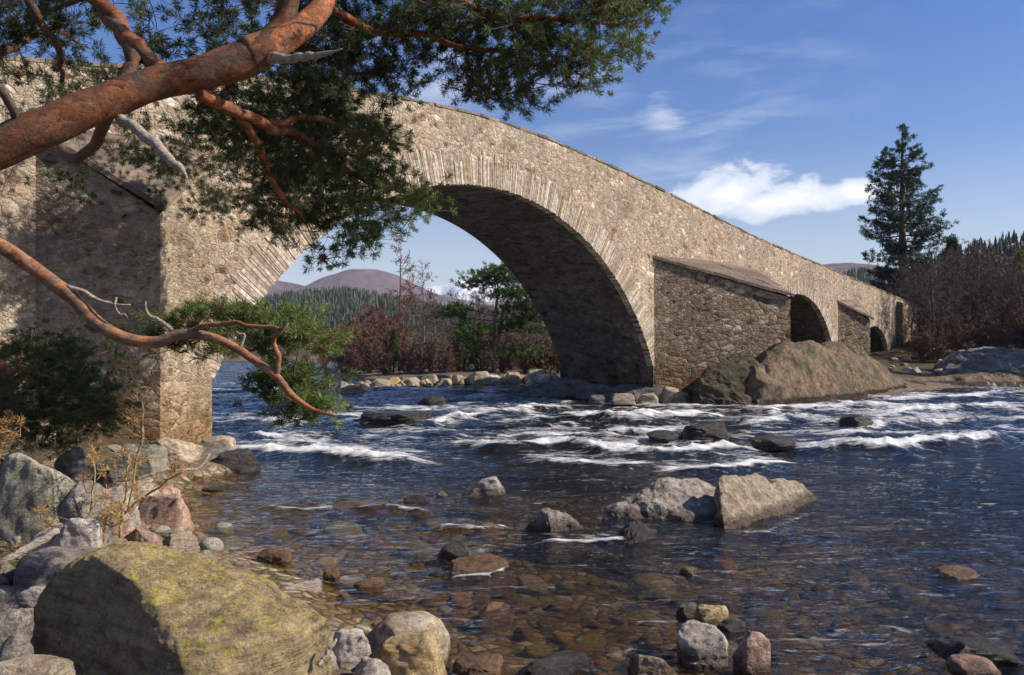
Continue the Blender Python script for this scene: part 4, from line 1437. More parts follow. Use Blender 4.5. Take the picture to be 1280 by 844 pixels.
hull_rock('rock_outcrop', 'broad brown bedrock hump below the second arch and beside the big cutwater', R_OUTCROP,
          [at(935, 474, 27.2), at(940, 452, 28.0), at(958, 440, 28.3), at(985, 432, 28.7), at(1012, 430, 29.6), at(1035, 432, 31.5), at(1048, 437, 32.5), at(1072, 446, 33.5), at(1095, 456, 34.0), at(1112, 470, 34.5), at(1128, 486, 34.6), at(1010, 440, 34.5), at(1090, 455, 38), at(962, 462, 27.0), at(1030, 462, 29.2), at(1085, 474, 31.8),
           pz(915, 26.6, -.5), pz(935, 26.3, -.5), pz(985, 26.6, -.5), pz(1050, 28.6, -.5), pz(1105, 31.5, -.5), pz(1138, 34.2, -.5), pz(1130, 38, -.5), pz(960, 33, -.5)], 4, 0.022, 'rock', 6, 1.0, (0.75, 0.2, 0.55))
hull_rock('rock_outcrop', 'darker cracked block of bedrock leaning on the big cutwater, left of the brown hump', R_OUTCROPD,
          [at(868, 480, 27.2), at(880, 466, 27.6), at(905, 455, 28.0), at(938, 449, 28.2), at(946, 456, 27.6), at(930, 470, 27.0), at(905, 468, 27.0), at(872, 486, 26.8), pz(862, 27.2, -.5), pz(880, 26.4, -.5), pz(935, 26.2, -.5), pz(950, 27.2, -.5), pz(940, 30.5, -.5), at(940, 452, 30.0), at(890, 462, 29.0), pz(880, 29.5, -.5)], 7, 0.035, 'rock', 6, 0.8, (0.3, 0.2, 0.9))
outcrop('rock_outcrop', 'dark rubble ledge at the foot of the big pier', R_LEDGE,
        [(640, 492, 31.5), (680, 480, 31.5), (705, 474, 31.0), (760, 480, 29.5), (810, 486, 28.6), (860, 490, 28.0)],
        [(640, 31.0), (672, 30.2), (720, 29.3), (780, 28.2), (830, 27.2), (868, 27.0)], 0.12, 1.6, 9, amp=0.25, nx=160, ny=60)
outcrop('rock_outcrop', 'long grey rock ledge in shade on the right bank', R_LEDGE,
        [(1155, 474, 40.5), (1180, 452, 41.0), (1200, 441, 41.0), (1232, 438, 41.0), (1262, 440, 41.0), (1300, 437, 41.5), (1350, 440, 42), (1420, 446, 43)],
        [(1150, 37.5), (1185, 37.5), (1220, 38.0), (1260, 38.5), (1300, 39.0), (1350, 40.0), (1420, 41.0)], 0.2, 2.5, 14, amp=0.35, nx=200, ny=80)
outcrop('rock_outcrop', 'low brown shelf of rock along the right water edge', R_OUTCROP,
        [(1120, 478, 37.0), (1150, 472, 37.6), (1190, 470, 37.9), (1240, 468, 38.2), (1290, 468, 38.8), (1380, 470, 40)],
        [(1115, 34.6), (1150, 35.5), (1190, 35.8), (1240, 36.2), (1290, 37.0), (1380, 38.0)], 0.14, 2.2, 19, amp=0.2, nx=160, ny=60)


def many_rocks(name, label, group, cat, mats, spots, seed, ang=(0.1, 0.6), sub=3, nproto=9):
    """individual stones that nothing tells apart: prototypes per material, then copies"""
    rng = np.random.default_rng(seed)
    protos = []
    for k in range(nproto):
        V, F = rock_shape(seed * 31 + k, (1, rng.uniform(.7, 1.0), rng.uniform(.45, .75)), rng.uniform(*ang), sub)
        protos.append(raw_mesh(name, V, F, mats[k % len(mats)], True))
    first = None
    for (x, y, z, w) in spots:
        me = protos[rng.integers(nproto)]
        if first is None:
            o = first = link(name, me)
            tag(o, label, cat, group)
        else:
            o = first.copy()
            o.data = me
            COL.objects.link(o)
        o.location = (x, y, z)
        o.scale = (w * rng.uniform(.85, 1.2), w * rng.uniform(.8, 1.1), w * rng.uniform(.75, 1.2))
        o.rotation_euler = (rng.uniform(-.25, .25), rng.uniform(-.25, .25), rng.uniform(0, 6.28))


# stones on the river bed, seen through the shallow water
rng = np.random.default_rng(11)
spots = []
tries = 0
while len(spots) < 210 and tries < 9000:
    tries += 1
    py = 640 + 230 * rng.random() ** 0.8
    px = rng.uniform(260, 1330)
    p = on_level(px, py, -0.2)
    if poly_sd(np.array([p[0]]), np.array([p[1]]), RIVER)[0] > -0.1:
        continue
    w = float(np.clip(rng.lognormal(-1.55, 0.5), 0.10, 0.55))
    if any((p[0] - a) ** 2 + (p[1] - b) ** 2 < (0.36 * (w + e)) ** 2 for a, b, _, e in spots):
        continue
    gz = float(ground_z(np.array([p[0]]), np.array([p[1]]))[0])
    zt = min(gz + 0.14 * w, -0.02 - 0.24 * w)
    spots.append((p[0], p[1], zt, w))
many_rocks('bed_stone', 'rounded stone on the river bed under the clear brown shallows', 'stones on the bed of the near shallows', 'stone', [BED[k] for k in ('olive', 'orange', 'brown', 'grey', 'rust', 'cream', 'olive', 'orange', 'brown')], spots, 5, (0.1, 0.5))

# pebbles on the left bank
spots = []
tries = 0
while len(spots) < 170 and tries < 9000:
    tries += 1
    py = rng.uniform(575, 830)
    px = rng.uniform(-60, 300)
    p = on_level(px, py, 0.45)
    x, y = p[0], p[1]
    gz = float(ground_z(np.array([x]), np.array([y]))[0])
    if gz < 0.06 or gz > 1.4:
        continue
    w = float(np.clip(rng.lognormal(-2.0, 0.5), 0.06, 0.36))
    spots.append((x, y, gz + 0.12 * w, w))
for k in range(40):
    px = rng.uniform(395, 620)
    p = on_level(px, rng.uniform(800, 870), 0.05)
    gz = float(ground_z(np.array([p[0]]), np.array([p[1]]))[0])
    w = float(np.clip(rng.lognormal(-2.3, 0.4), 0.05, 0.2))
    spots.append((p[0], p[1], gz + 0.1 * w, w))
many_rocks('pebble', 'loose pebble lying on the left bank among the larger rocks', 'pebbles on the left bank', 'pebble', [R_PALE, R_TAN, R_GREY, R_PINK, R_GREY, R_TAN, R_GREEN, R_PALE, R_TAN], spots, 8, (0.2, 0.9))

spots = []
while len(spots) < 64:
    px, py = rng.uniform(-50, 250), rng.uniform(570, 780)
    p = on_level(px, py, 0.45)
    gz = float(ground_z(np.array([p[0]]), np.array([p[1]]))[0])
    if gz < 0.05 or gz > 1.3:
        continue
    w = float(np.clip(rng.lognormal(-1.25, 0.4), 0.16, 0.55))
    spots.append((p[0], p[1], gz + 0.10 * w, w))
many_rocks('broken_stone', 'angular broken stone in the rubble of the left bank', 'broken stones of the left bank', 'stone', [R_PALE, R_TAN, R_GREY, R_PINK, R_GREEN, R_TAN, R_GREY], spots, 29, (0.75, 1.0), 5)
# stones on the far shore beyond the arch
spots = []
for k in range(90):
    t = rng.random()
    px = 425 + 275 * t
    yl = np.interp(px, [425, 470, 560, 640, 700], [34.5, 35.2, 38.0, 39.2, 40.0])
    y = yl + abs(rng.normal(0, 0.9))
    x = (px - 640) / FOC * y
    gz = float(ground_z(np.array([x]), np.array([y]))[0])
    w = float(np.clip(rng.lognormal(-0.85, 0.45), 0.2, 1.0))
    spots.append((x, y, max(gz, 0.16) + 0.24 * w, w))
many_rocks('shore_stone', 'sunlit tan stone on the far shore seen through the main arch', 'stones along the far shore', 'stone', [R_TAN, R_PALE, R_GREY, R_TAN, R_GOLD], spots, 13, (0.3, 0.8))
for lb, px, py, w, h, mt in (('pale block beside the far shore pine, larger of two', 681, 482, 15, 14, R_PALE), ('pale block beside the far shore pine, smaller of two', 664, 482, 14, 10, R_PALE), ('yellow lichened stone at the foot of the far shore pine', 598, 486, 16, 12, R_GOLD), ('flat pink stone on the tip of the far gravel spit', 437, 491, 38, 9, R_PINK)):
    rock('shore_rock', lb, mt, px, py, w, h, 0.2, ang=.7, cat='stone', sub=3)
# rubble at the foot of the big pier
for i, (px, py, w, h, lb) in enumerate(((845, 500, 34, 16, 'tan block at the waterline under the big cutwater, right one'), (812, 503, 26, 12, 'tan block at the waterline below the pier corner'), (780, 502, 30, 10, 'low tan block in the foam under the arch pier'), (746, 503, 22, 9, 'small dark block in the foam under the arch pier'))):
    rock('pier_stone', lb, R_TAN if i < 3 else R_LEDGE, px, py, w, h, 0.12, ang=.8, cat='rock', sub=3, y=27.4 - 0.2 * i)
# stones along the right bank shore
spots = []
for k in range(60):
    px = rng.uniform(1100, 1330)
    y = rng.uniform(38.5, 46)
    x = (px - 640) / FOC * y
    gz = float(ground_z(np.array([x]), np.array([y]))[0])
    w = float(np.clip(rng.lognormal(-0.9, 0.45), 0.15, 0.9))
    spots.append((x, y, gz + 0.1 * w, w))
many_rocks('bank_stone', 'grey stone strewn on the shaded right bank below the bare trees', 'stones on the right bank', 'stone', [R_GREY, R_LEDGE, R_PALE], spots, 17, (0.4, 0.9))

# ------------------------------------------------------------------ foliage builders
def tufts(mb, C, D, size, nn, wid, base, rng, spread=1.0, tip=(1.5, 1.5, 1.25)):
    """needle tufts: C centres, D shoot directions, size = needle length, nn needles each"""
    C = np.asarray(C, float)
    n = len(C)
    D = D / (np.linalg.norm(D, axis=1)[:, None] + 1e-9)
    size = np.broadcast_to(np.asarray(size, float), (n,))
    r = rng.normal(size=(n, nn, 3))
    r /= np.linalg.norm(r, axis=2)[..., None]
    dirs = r * spread + D[:, None, :] * 0.75
    dirs /= np.linalg.norm(dirs, axis=2)[..., None]
    off = rng.uniform(-0.55, 0.55, (n, nn))
    P0 = C[:, None, :] + D[:, None, :] * (off * size[:, None])[..., None]
    L = size[:, None] * rng.uniform(0.65, 1.15, (n, nn))
    P1 = P0 + dirs * L[..., None]
    side = np.cross(dirs, rng.normal(size=(n, nn, 3)))
    side /= np.linalg.norm(side, axis=2)[..., None] + 1e-9
    w = (wid * rng.uniform(0.8, 1.2, (n, nn)))[..., None]
    mid = P0 * 0.45 + P1 * 0.55
    V = np.stack([P0 - side * w * 0.35, mid + side * w, mid - side * w, P1], 2).reshape(-1, 3)
    k = np.arange(n * nn)[:, None] * 4
    F = np.concatenate([k + np.array([[0, 1, 2]]), k + np.array([[2, 1, 3]])])
    col = np.asarray(base, float)
    if col.ndim == 1:
        col = np.repeat(col[None], n, 0)
    col = col * rng.uniform(0.65, 1.35, (n, 1)) * (1 + rng.normal(0, .06, (n, 3)))
    cc = np.repeat(col[:, None, :], nn, 1) * rng.uniform(0.8, 1.2, (n, nn, 1))
    vc = np.stack([cc, cc, cc, cc * np.asarray(tip)], 2).reshape(-1, 3)
    mb.add(V, F, np.clip(vc, 0, 1))


def curve(pts, n=40):
    """smooth path through points"""
    P = np.asarray(pts, float)
    u = np.concatenate([[0], np.cumsum(np.linalg.norm(np.diff(P[:, :3], axis=0), axis=1))])
    u /= u[-1]
    t = np.linspace(0, 1, n)
    g = np.gradient(P, u, axis=0)
    i = np.clip(np.searchsorted(u, t) - 1, 0, len(u) - 2)
    h = (u[i + 1] - u[i])[:, None]
    q = ((t - u[i])[:, None]) / h
    return (2 * q**3 - 3 * q**2 + 1) * P[i] + (q**3 - 2 * q**2 + q) * h * g[i] + (-2 * q**3 + 3 * q**2) * P[i + 1] + (q**3 - q**2) * h * g[i + 1]


def wob(P, amp, seed):
    s = np.arange(len(P)) * 0.35
    o = np.stack([vnoise(s + seed, s * 0 + 0.3, 0.0), vnoise(s + seed + 31, s * 0 + 0.7, 0.0), vnoise(s + seed + 67, s * 0 + 0.1, 0.0)], 1)
    w = np.minimum(1, np.arange(len(P)) / 4.0)[:, None]
    Q = P.copy()
    Q[:, :3] += o * amp * w
    return Q


# ------------------------------------------------------------------ the foreground Scots pine
def px_path(rows):
    """rows (px, py, distance, radius in px) -> points with radius in metres"""
    out = []
    for a, b, y, r in rows:
        p = at(a, b, y)
        out.append((p[0], p[1], p[2], r / FOC * y))
    return np.array(out)


ORANGE, GREYB = np.array((1.05, 1.10, 1.10)), np.array((0.75, 0.85, 0.95))


def build_pine():
    rng = np.random.default_rng(101)
    tx, ty = -5.15, 5.4
    tz = float(ground_z(np.array([tx]), np.array([ty]))[0])
    root = thing('scots_pine', 'big Scots pine on the left bank whose red limbs and needles overhang the bridge', 'tree', (tx, ty, tz))
    og = (tx, ty, tz)
    limbs = []

    def limb(name, P, sides=14, n=60, w=0.10, amp=0.0, tint=None, mat=None, parent=None, seed=0):
        Q = curve(P, n)
        if amp:
            Q = wob(Q, amp, seed)
        mb = MB()
        c = np.tile(np.array(tint if tint is not None else (1, 1, 1)), (n, 1))
        mb.tube(Q[:, :3], Q[:, 3], sides, c, True, w, seed)
        limbs.append(Q)
        return link(name, mb.mesh(name, mat or M_PINEBARK, True, og), parent or root), Q

    # trunk, standing left of the picture
    T = np.array([(tx, ty, tz - 0.2, .42), (tx + .05, ty + .05, tz + .9, .33), (tx + .15, ty + .1, tz + 2.1, .30), (tx + .1, ty + .3, tz + 3.4, .26), (tx - .1, ty + .5, tz + 5.5, .21), (tx + .15, ty + .9, tz + 8, .14), (tx + .3, ty + 1.1, tz + 10.5, .05)])
    limb('trunk', T, 18, 60, .08, seed=1)
    main = px_path([(-330, 262, 5.6, 29.0), (-200, 250, 5.8, 27.4), (-60, 204, 6.0, 25.6), (0, 184, 6.1, 24.9), (60, 158, 6.2, 24.1), (140, 124, 6.4, 21.7), (200, 103, 6.55, 20.1), (255, 91, 6.65, 20.9), (300, 76, 6.75, 22.5), (330, 62, 6.8, 20.1), (352, 34, 6.9, 15.3), (362, 0, 6.9, 12.8), (372, -60, 6.8, 10.4), (360, -160, 6.8, 6.5)])
    main[0, :3] = T[3, :3] * 0.5 + T[2, :3] * 0.5
    mo, _ = limb('limb', main, 20, 110, .10, tint=(.60, .56, .54), seed=3)
    fork = px_path([(312, 70, 6.78, 24), (345, 54, 6.85, 19), (378, 34, 6.95, 16), (402, 8, 7.05, 14), (420, -30, 7.2, 12), (470, -70, 7.4, 9), (560, -85, 7.8, 6), (680, -70, 8.2, 3)])
    fk, fq = limb('limb', fork, 18, 80, .12, tint=(1.4, 1.2, 1.0), seed=5)
    low = px_path([(-330, 220, 5.50, 13), (-160, 245, 5.50, 12), (-40, 288, 5.47, 10), (0, 307, 5.46, 9), (50, 341, 5.44, 9), (90, 372, 5.41, 8.5), (130, 410, 5.39, 8), (165, 425, 5.36, 7.5), (200, 427, 5.35, 7.5), (225, 418, 5.34, 6.5), (255, 420, 5.33, 6), (290, 432, 5.30, 5.5), (320, 452, 5.28, 5), (345, 470, 5.26, 5), (365, 494, 5.25, 4), (392, 512, 5.24, 2.5), (420, 520, 5.22, 1.5)])
    low[0, :3] = T[2, :3] * 0.6 + T[3, :3] * 0.4
    lo, lq = limb('limb', low, 14, 120, .12, tint=ORANGE * 1.1, seed=7)
    subs = []
    for k, (rows, tint) in enumerate([
        ([(150, 120, 6.42, 12), (163, 90, 6.5, 11), (160, 50, 6.6, 9), (128, 12, 6.8, 8), (95, -40, 7, 6)], GREYB * 0.8),
        ([(208, 98, 6.56, 11), (192, 74, 6.6, 11), (162, 48, 6.65, 11), (140, 20, 6.75, 10), (105, -20, 6.9, 8)], (.9, .7, .6)),
        ([(250, 118, 6.62, 9), (285, 132, 6.9, 8), (330, 152, 7.4, 7), (372, 172, 8.0, 6), (420, 200, 8.7, 4), (470, 232, 9.3, 2)], (.85, .7, .62)),
        ([(285, 130, 6.9, 6), (312, 160, 7.3, 5.5), (330, 200, 7.8, 4.5), (352, 240, 8.4, 3.5), (380, 275, 9.0, 2)], (1.0, .78, .66)),
        ([(330, 152, 7.4, 5), (390, 150, 7.9, 4), (450, 162, 8.4, 3), (505, 178, 8.8, 2)], (.8, .7, .62)),
        ([(-60, 20, 5.6, 7), (0, 110, 5.9, 6), (14, 132, 6.0, 5), (26, 152, 6.1, 4)], GREYB * .8),
        ([(25, -30, 6.6, 6), (50, 20, 6.8, 5), (72, 60, 7.0, 4), (78, 105, 7.2, 2.5)], GREYB * .7),
        ([(404, 6, 7.05, 5), (452, 30, 7.4, 5), (520, 42, 7.7, 4), (600, 60, 8.0, 3), (680, 88, 8.2, 2)], (.8, .62, .52)),
        ([(420, -28, 7.2, 6), (520, -10, 7.5, 5), (620, 12, 7.8, 4), (720, 30, 8.1, 3), (800, 28, 8.4, 1.5)], (.8, .62, .52)),
        ([(364, -10, 6.9, 6), (300, -25, 7.1, 6), (220, -30, 7.4, 5), (120, -10, 7.6, 4), (40, 30, 7.8, 2)], (.8, .62, .52)),
        ([(140, 136, 6.45, 8), (120, 170, 7.4, 7), (90, 200, 8.6, 6), (70, 170, 10.0, 4), (60, 120, 11.0, 2)], GREYB * .7),
        ([(345, 470, 5.26, 4), (348, 450, 5.25, 3.5), (342, 425, 5.22, 3), (360, 405, 5.20, 2)], ORANGE),
        ([(225, 418, 5.34, 4), (255, 408, 5.30, 3.5), (300, 405, 5.25, 3), (350, 412, 5.20, 2)], ORANGE),
        ([(-60, 204, 6.0, 9), (-40, 120, 7.0, 8), (10, 60, 8.0, 6), (60, 40, 9.0, 4), (110, 60, 10.2, 2)], GREYB * .7),
    ]):
        subs.append(limb('branch', px_path(rows), 8, 26, .12, 0.012 if tint is ORANGE else 0.045, tint, None, mo, 20 + k)[1])
    # dead wood
    for rows, nm, k in (([(150, 148, 6.42, 6), (172, 162, 6.25, 6.5), (193, 180, 6.15, 6.5), (212, 200, 6.05, 6), (228, 214, 6.0, 3.5), (234, 222, 6.0, 1.5), (236, 230, 6.0, .5)], 'dead_branch', 50),
                        ([(335, 72, 6.78, 8), (360, 74, 6.6, 5.5), (388, 71, 6.5, 5), (408, 68, 6.4, 3), (428, 62, 6.35, .6)], 'dead_branch', 51)):
        _, Q = limb(nm, px_path(rows), 12, 44, .10, 0.010, (1, 1, 1), M_DEAD, mo, k)
    for rows, k in (([(84, 358, 5.41, 3.5), (105, 366, 5.40, 3), (130, 378, 5.39, 2.4), (165, 380, 5.38, 1)], 52), ([(214, 412, 5.34, 3), (200, 400, 5.38, 2.6), (186, 390, 5.38, 2), (182, 378, 5.38, .8)], 53), ([(145, 372, 5.38, 1.8), (150, 390, 5.38, 1.2), (158, 400, 5.38, .6)], 54), ([(300, 436, 5.30, 2), (305, 424, 5.31, 1.6), (296, 416, 5.31, .8)], 55)):
        limb('dead_twig', px_path(rows), 6, 14, .15, 0.02, (1, 1, 1), M_DEAD, lo, k)

    # ---------------- needles: pads of shoots
    # (px, py, distance, rx, ry, rdepth m, clumps, colour)
    DK, MD, LT = (0.050, 0.070, 0.026), (0.092, 0.122, 0.038), (0.130, 0.170, 0.048)
    pads = []

    def pad(px, py, y, rx, ry, rd, n, col):
        pads.append((px, py, y, rx, ry, rd, n, col))
    # upper canopy above and right of the limb
    for row in [(-90, 20, 7.2, 110, 60, 1.2, 13, DK), (20, 30, 7.8, 75, 45, 1.2, 12, DK), (100, 62, 8.4, 60, 26, 1.0, 9, DK), (60, 100, 9.6, 70, 26, 1.2, 11, DK), (130, 20, 7.5, 50, 30, 1.0, 7, DK), (180, 10, 7.4, 45, 28, .8, 7, MD), (262, 22, 7.6, 55, 38, .9, 11, DK), (300, 40, 7.9, 40, 28, .8, 7, DK), (235, 70, 8.6, 60, 20, 1.0, 7, DK), (25, 5, 7.4, 60, 25, .8, 7, DK),
                (395, 55, 8.0, 50, 45, .9, 14, DK), (450, 40, 7.9, 55, 42, .9, 16, DK), (430, 95, 8.6, 65, 24, .9, 13, DK), (385, 105, 9.0, 40, 20, .8, 7, DK), (490, 75, 8.2, 50, 30, .8, 11, DK), (470, 5, 7.6, 70, 28, .9, 14, DK), (545, 8, 7.7, 60, 30, .9, 14, DK), (575, 45, 7.9, 48, 26, .8, 11, MD), (590, 80, 8.1, 34, 24, .7, 7, MD), (625, 20, 7.9, 60, 32, .8, 14, MD), (640, 70, 8.1, 52, 34, .8, 14, MD), (650, 98, 8.2, 60, 17, .7, 11, MD), (700, 25, 8.1, 55, 32, .8, 14, MD), (705, 75, 8.2, 42, 32, .7, 11, MD), (715, 100, 8.3, 24, 12, .5, 5, MD), (755, 30, 8.3, 45, 34, .7, 11, LT), (770, 55, 8.4, 36, 20, .6, 7, LT), (795, 22, 8.5, 26, 24, .6, 7, LT), (805, 8, 8.5, 18, 14, .5, 3, LT),
                (420, -60, 7.6, 160, 45, 1.2, 21, DK), (640, -45, 8.0, 150, 40, 1.2, 20, DK), (190, -60, 7.4, 150, 45, 1.2, 18, DK), (-140, -60, 7.2, 130, 60, 1.4, 11, DK)]:
        pad(*row)
    # the hanging mass below the limb, reaching back towards the bridge; hidden rear pads added to shade the near pier
    for row in [(275, 165, 8.60, 50, 28, .9, 10, DK), (330, 150, 8.00, 55, 26, .8, 10, DK), (385, 135, 8.40, 45, 22, .8, 9, DK), (420, 165, 8.60, 50, 28, .8, 12, DK), (355, 195, 8.60, 60, 30, .9, 12, DK), (300, 215, 12.20, 55, 30, 1.0, 10, DK), (410, 215, 8.90, 52, 28, .8, 12, DK), (360, 245, 9.20, 55, 24, .9, 11, DK), (445, 200, 8.80, 40, 26, .7, 9, MD), (480, 195, 9.00, 38, 24, .6, 9, LT), (470, 235, 9.20, 48, 24, .7, 11, MD), (505, 250, 9.30, 30, 18, .6, 6, LT), (520, 258, 9.40, 22, 12, .5, 4, LT), (430, 262, 9.30, 52, 22, .8, 11, MD), (470, 275, 9.40, 36, 18, .6, 6, MD), (390, 275, 9.40, 42, 18, .7, 7, DK), (340, 285, 9.60, 26, 12, .6, 4, DK), (450, 300, 9.40, 32, 14, .5, 5, MD), (405, 326, 9.50, 22, 7, .4, 3, DK), (250, 190, 12.30, 40, 26, .9, 7, DK), (190, 225, 12.75, 46, 22, 1.0, 7, DK), (235, 245, 12.90, 42, 20, .9, 6, DK), (300, 262, 12.75, 36, 16, .8, 5, DK), (150, 185, 13.00, 60, 24, 1.0, 9, DK), (215, 150, 12.75, 60, 20, 1.0, 9, DK), (90, 235, 13.00, 40, 18, .8, 4, DK), (100, 150, 13.00, 50, 20, 1.0, 6, DK), (330, 225, 13.0, 60, 36, .6, 12, DK), (270, 200, 12.9, 60, 36, .6, 12, DK), (390, 235, 13.4, 50, 30, .6, 9, DK), (330, 280, 13.4, 30, 14, .5, 4, DK), (205, 175, 12.6, 60, 26, .5, 9, DK), (352, 180, 13.85, 40, 40, .25, 12, DK), (360, 240, 13.85, 40, 36, .25, 12, DK), (400, 200, 13.85, 40, 40, .25, 12, DK), (410, 255, 13.85, 36, 26, .25, 9, DK), (440, 225, 13.8, 36, 40, .25, 10, DK), (330, 150, 13.8, 46, 30, .25, 10, DK), (400, 140, 13.8, 46, 26, .25, 10, DK), (360, 105, 13.7, 60, 26, .3, 15, DK), (300, 120, 13.5, 50, 26, .3, 14, DK), (430, 112, 13.8, 46, 26, .3, 13, DK), (455, 155, 13.8, 36, 30, .3, 10, DK), (345, 65, 13.7, 50, 24, .3, 11, DK), (405, 80, 13.8, 46, 24, .3, 11, DK), (380, 160, 13.85, 46, 34, .3, 12, DK)]:
        pad(*row)
    # foliage of the low limb
    for row in [(262, 398, 5.75, 40, 12, 0.3, 4, MD), (300, 400, 5.75, 38, 14, 0.3, 5, LT), (331, 402, 5.75, 38, 15, 0.3, 6, LT), (374, 405, 5.75, 28, 15, 0.3, 5, LT), (394, 424, 5.75, 16, 14, 0.25, 3, LT), (351, 430, 5.75, 40, 12, 0.3, 4, MD), (304, 424, 5.75, 34, 11, 0.3, 3, MD), (228, 406, 5.7, 24, 10, 0.25, 2, MD), (190, 412, 5.7, 14, 10, 0.2, 1, DK), (364, 462, 5.65, 26, 14, 0.25, 4, LT), (384, 482, 5.6, 24, 18, 0.25, 4, MD), (388, 506, 5.6, 18, 13, 0.2, 4, LT), (348, 488, 5.6, 24, 18, 0.25, 3, DK), (364, 514, 5.6, 20, 7, 0.2, 2, MD), (324, 490, 5.6, 14, 14, 0.2, 1, DK), (210, 436, 5.6, 16, 7, 0.2, 1, DK), (316, 392, 5.8, 60, 9, 0.3, 4, LT)]:
        pad(*row)
    cm, tm = MB(), MB()
    allp = np.concatenate([Q[:, :3] for Q in limbs])
    clumps = []
    for (px, py, y, rx, ry, rd, n, col) in pads:
        k = y / FOC
        c = at(px, py, y)
        for q in range(int(n)):
            g = rng.normal(size=3)
            g *= min(1, 1.3 / np.linalg.norm(g)) * 0.78
            ctr = c + g * np.array((rx * k, rd, ry * k))
            # clump: a flat-topped pad of shoots
            if y < 13.4 and rng.random() < 0.14:
                continue
            m = rng.integers(8, 14) if y > 7 else rng.integers(12, 18)
            sc = 0.075 if y < 7 else 0.14
            loc = rng.normal(size=(m, 3)) * np.array((sc, sc, sc * 0.55))
            C = ctr + loc
            D = loc * 2.2 + np.array((0, 0, 0.10)) + rng.normal(size=(m, 3)) * 0.06
            tufts(cm, C, D, rng.uniform(0.05, 0.10, m) * (0.8 if y < 7 else 1.0), 56, 0.0024 if y < 7 else 0.0036, col, rng)
            tm.prisms(np.repeat(ctr[None] - np.array((0, 0, .03)), m, 0), C, 0.0035, 0.002, (0.14, 0.075, 0.045))
            clumps.append(ctr)
    # each clump hangs on a side shoot grown from the nearest wood
    cl = np.array(clumps)
    dl = np.array([np.sqrt(((allp - c) ** 2).sum(1).min()) for c in cl])
    have = allp.copy()
    for i in np.argsort(dl):
        c = cl[i]
        dd = ((have - c) ** 2).sum(1)
        near = have[np.argmin(dd)]
        d = math.sqrt(dd.min())
        t = np.linspace(0, 1, 6)[:, None]
        sag = np.array((0, 0, -0.10 * d)) * np.sin(np.pi * t) + rng.normal(size=3) * 0.07 * d * np.sin(np.pi * t)
        pts = near * (1 - t) + c * t + sag
        r0 = min(0.012, 0.004 + 0.005 * d)
        rr = np.linspace(r0, 0.0035, 6)
        tm.prisms(pts[:-1], pts[1:], rr[:-1], rr[1:], (0.13, 0.075, 0.045))
        have = np.concatenate([have, pts[2:]])
    link('crown', cm.mesh('pine_crown', M_NEEDLE, False, og), root)
    link('twigs', tm.mesh('pine_twigs', M_TWIG, False, og), mo)


def mat_deadwood():
    m, N, out = new_mat('dead_wood')
    tc = N.n('ShaderNodeTexCoord')
    g = N.noise(N.mapping((tc, 'Object'), scale=(6, 6, 22)), 4.0, 6, 0.65, 0.6)
    f = N.noise((tc, 'Object'), 40, 5, 0.7)
    col = N.ramp(g, [(0.34, (0.08, 0.055, 0.04)), (0.44, (0.30, 0.24, 0.19)), (0.58, (0.48, 0.41, 0.34)), (0.7, (0.26, 0.20, 0.15))])
    principled(N, out, col, 0.8, N.math('ADD', g, N.math('MULTIPLY', f, 0.4)), 1.0, 0.02, 0.2)
    return m


M_DEAD = mat_deadwood()
build_pine()


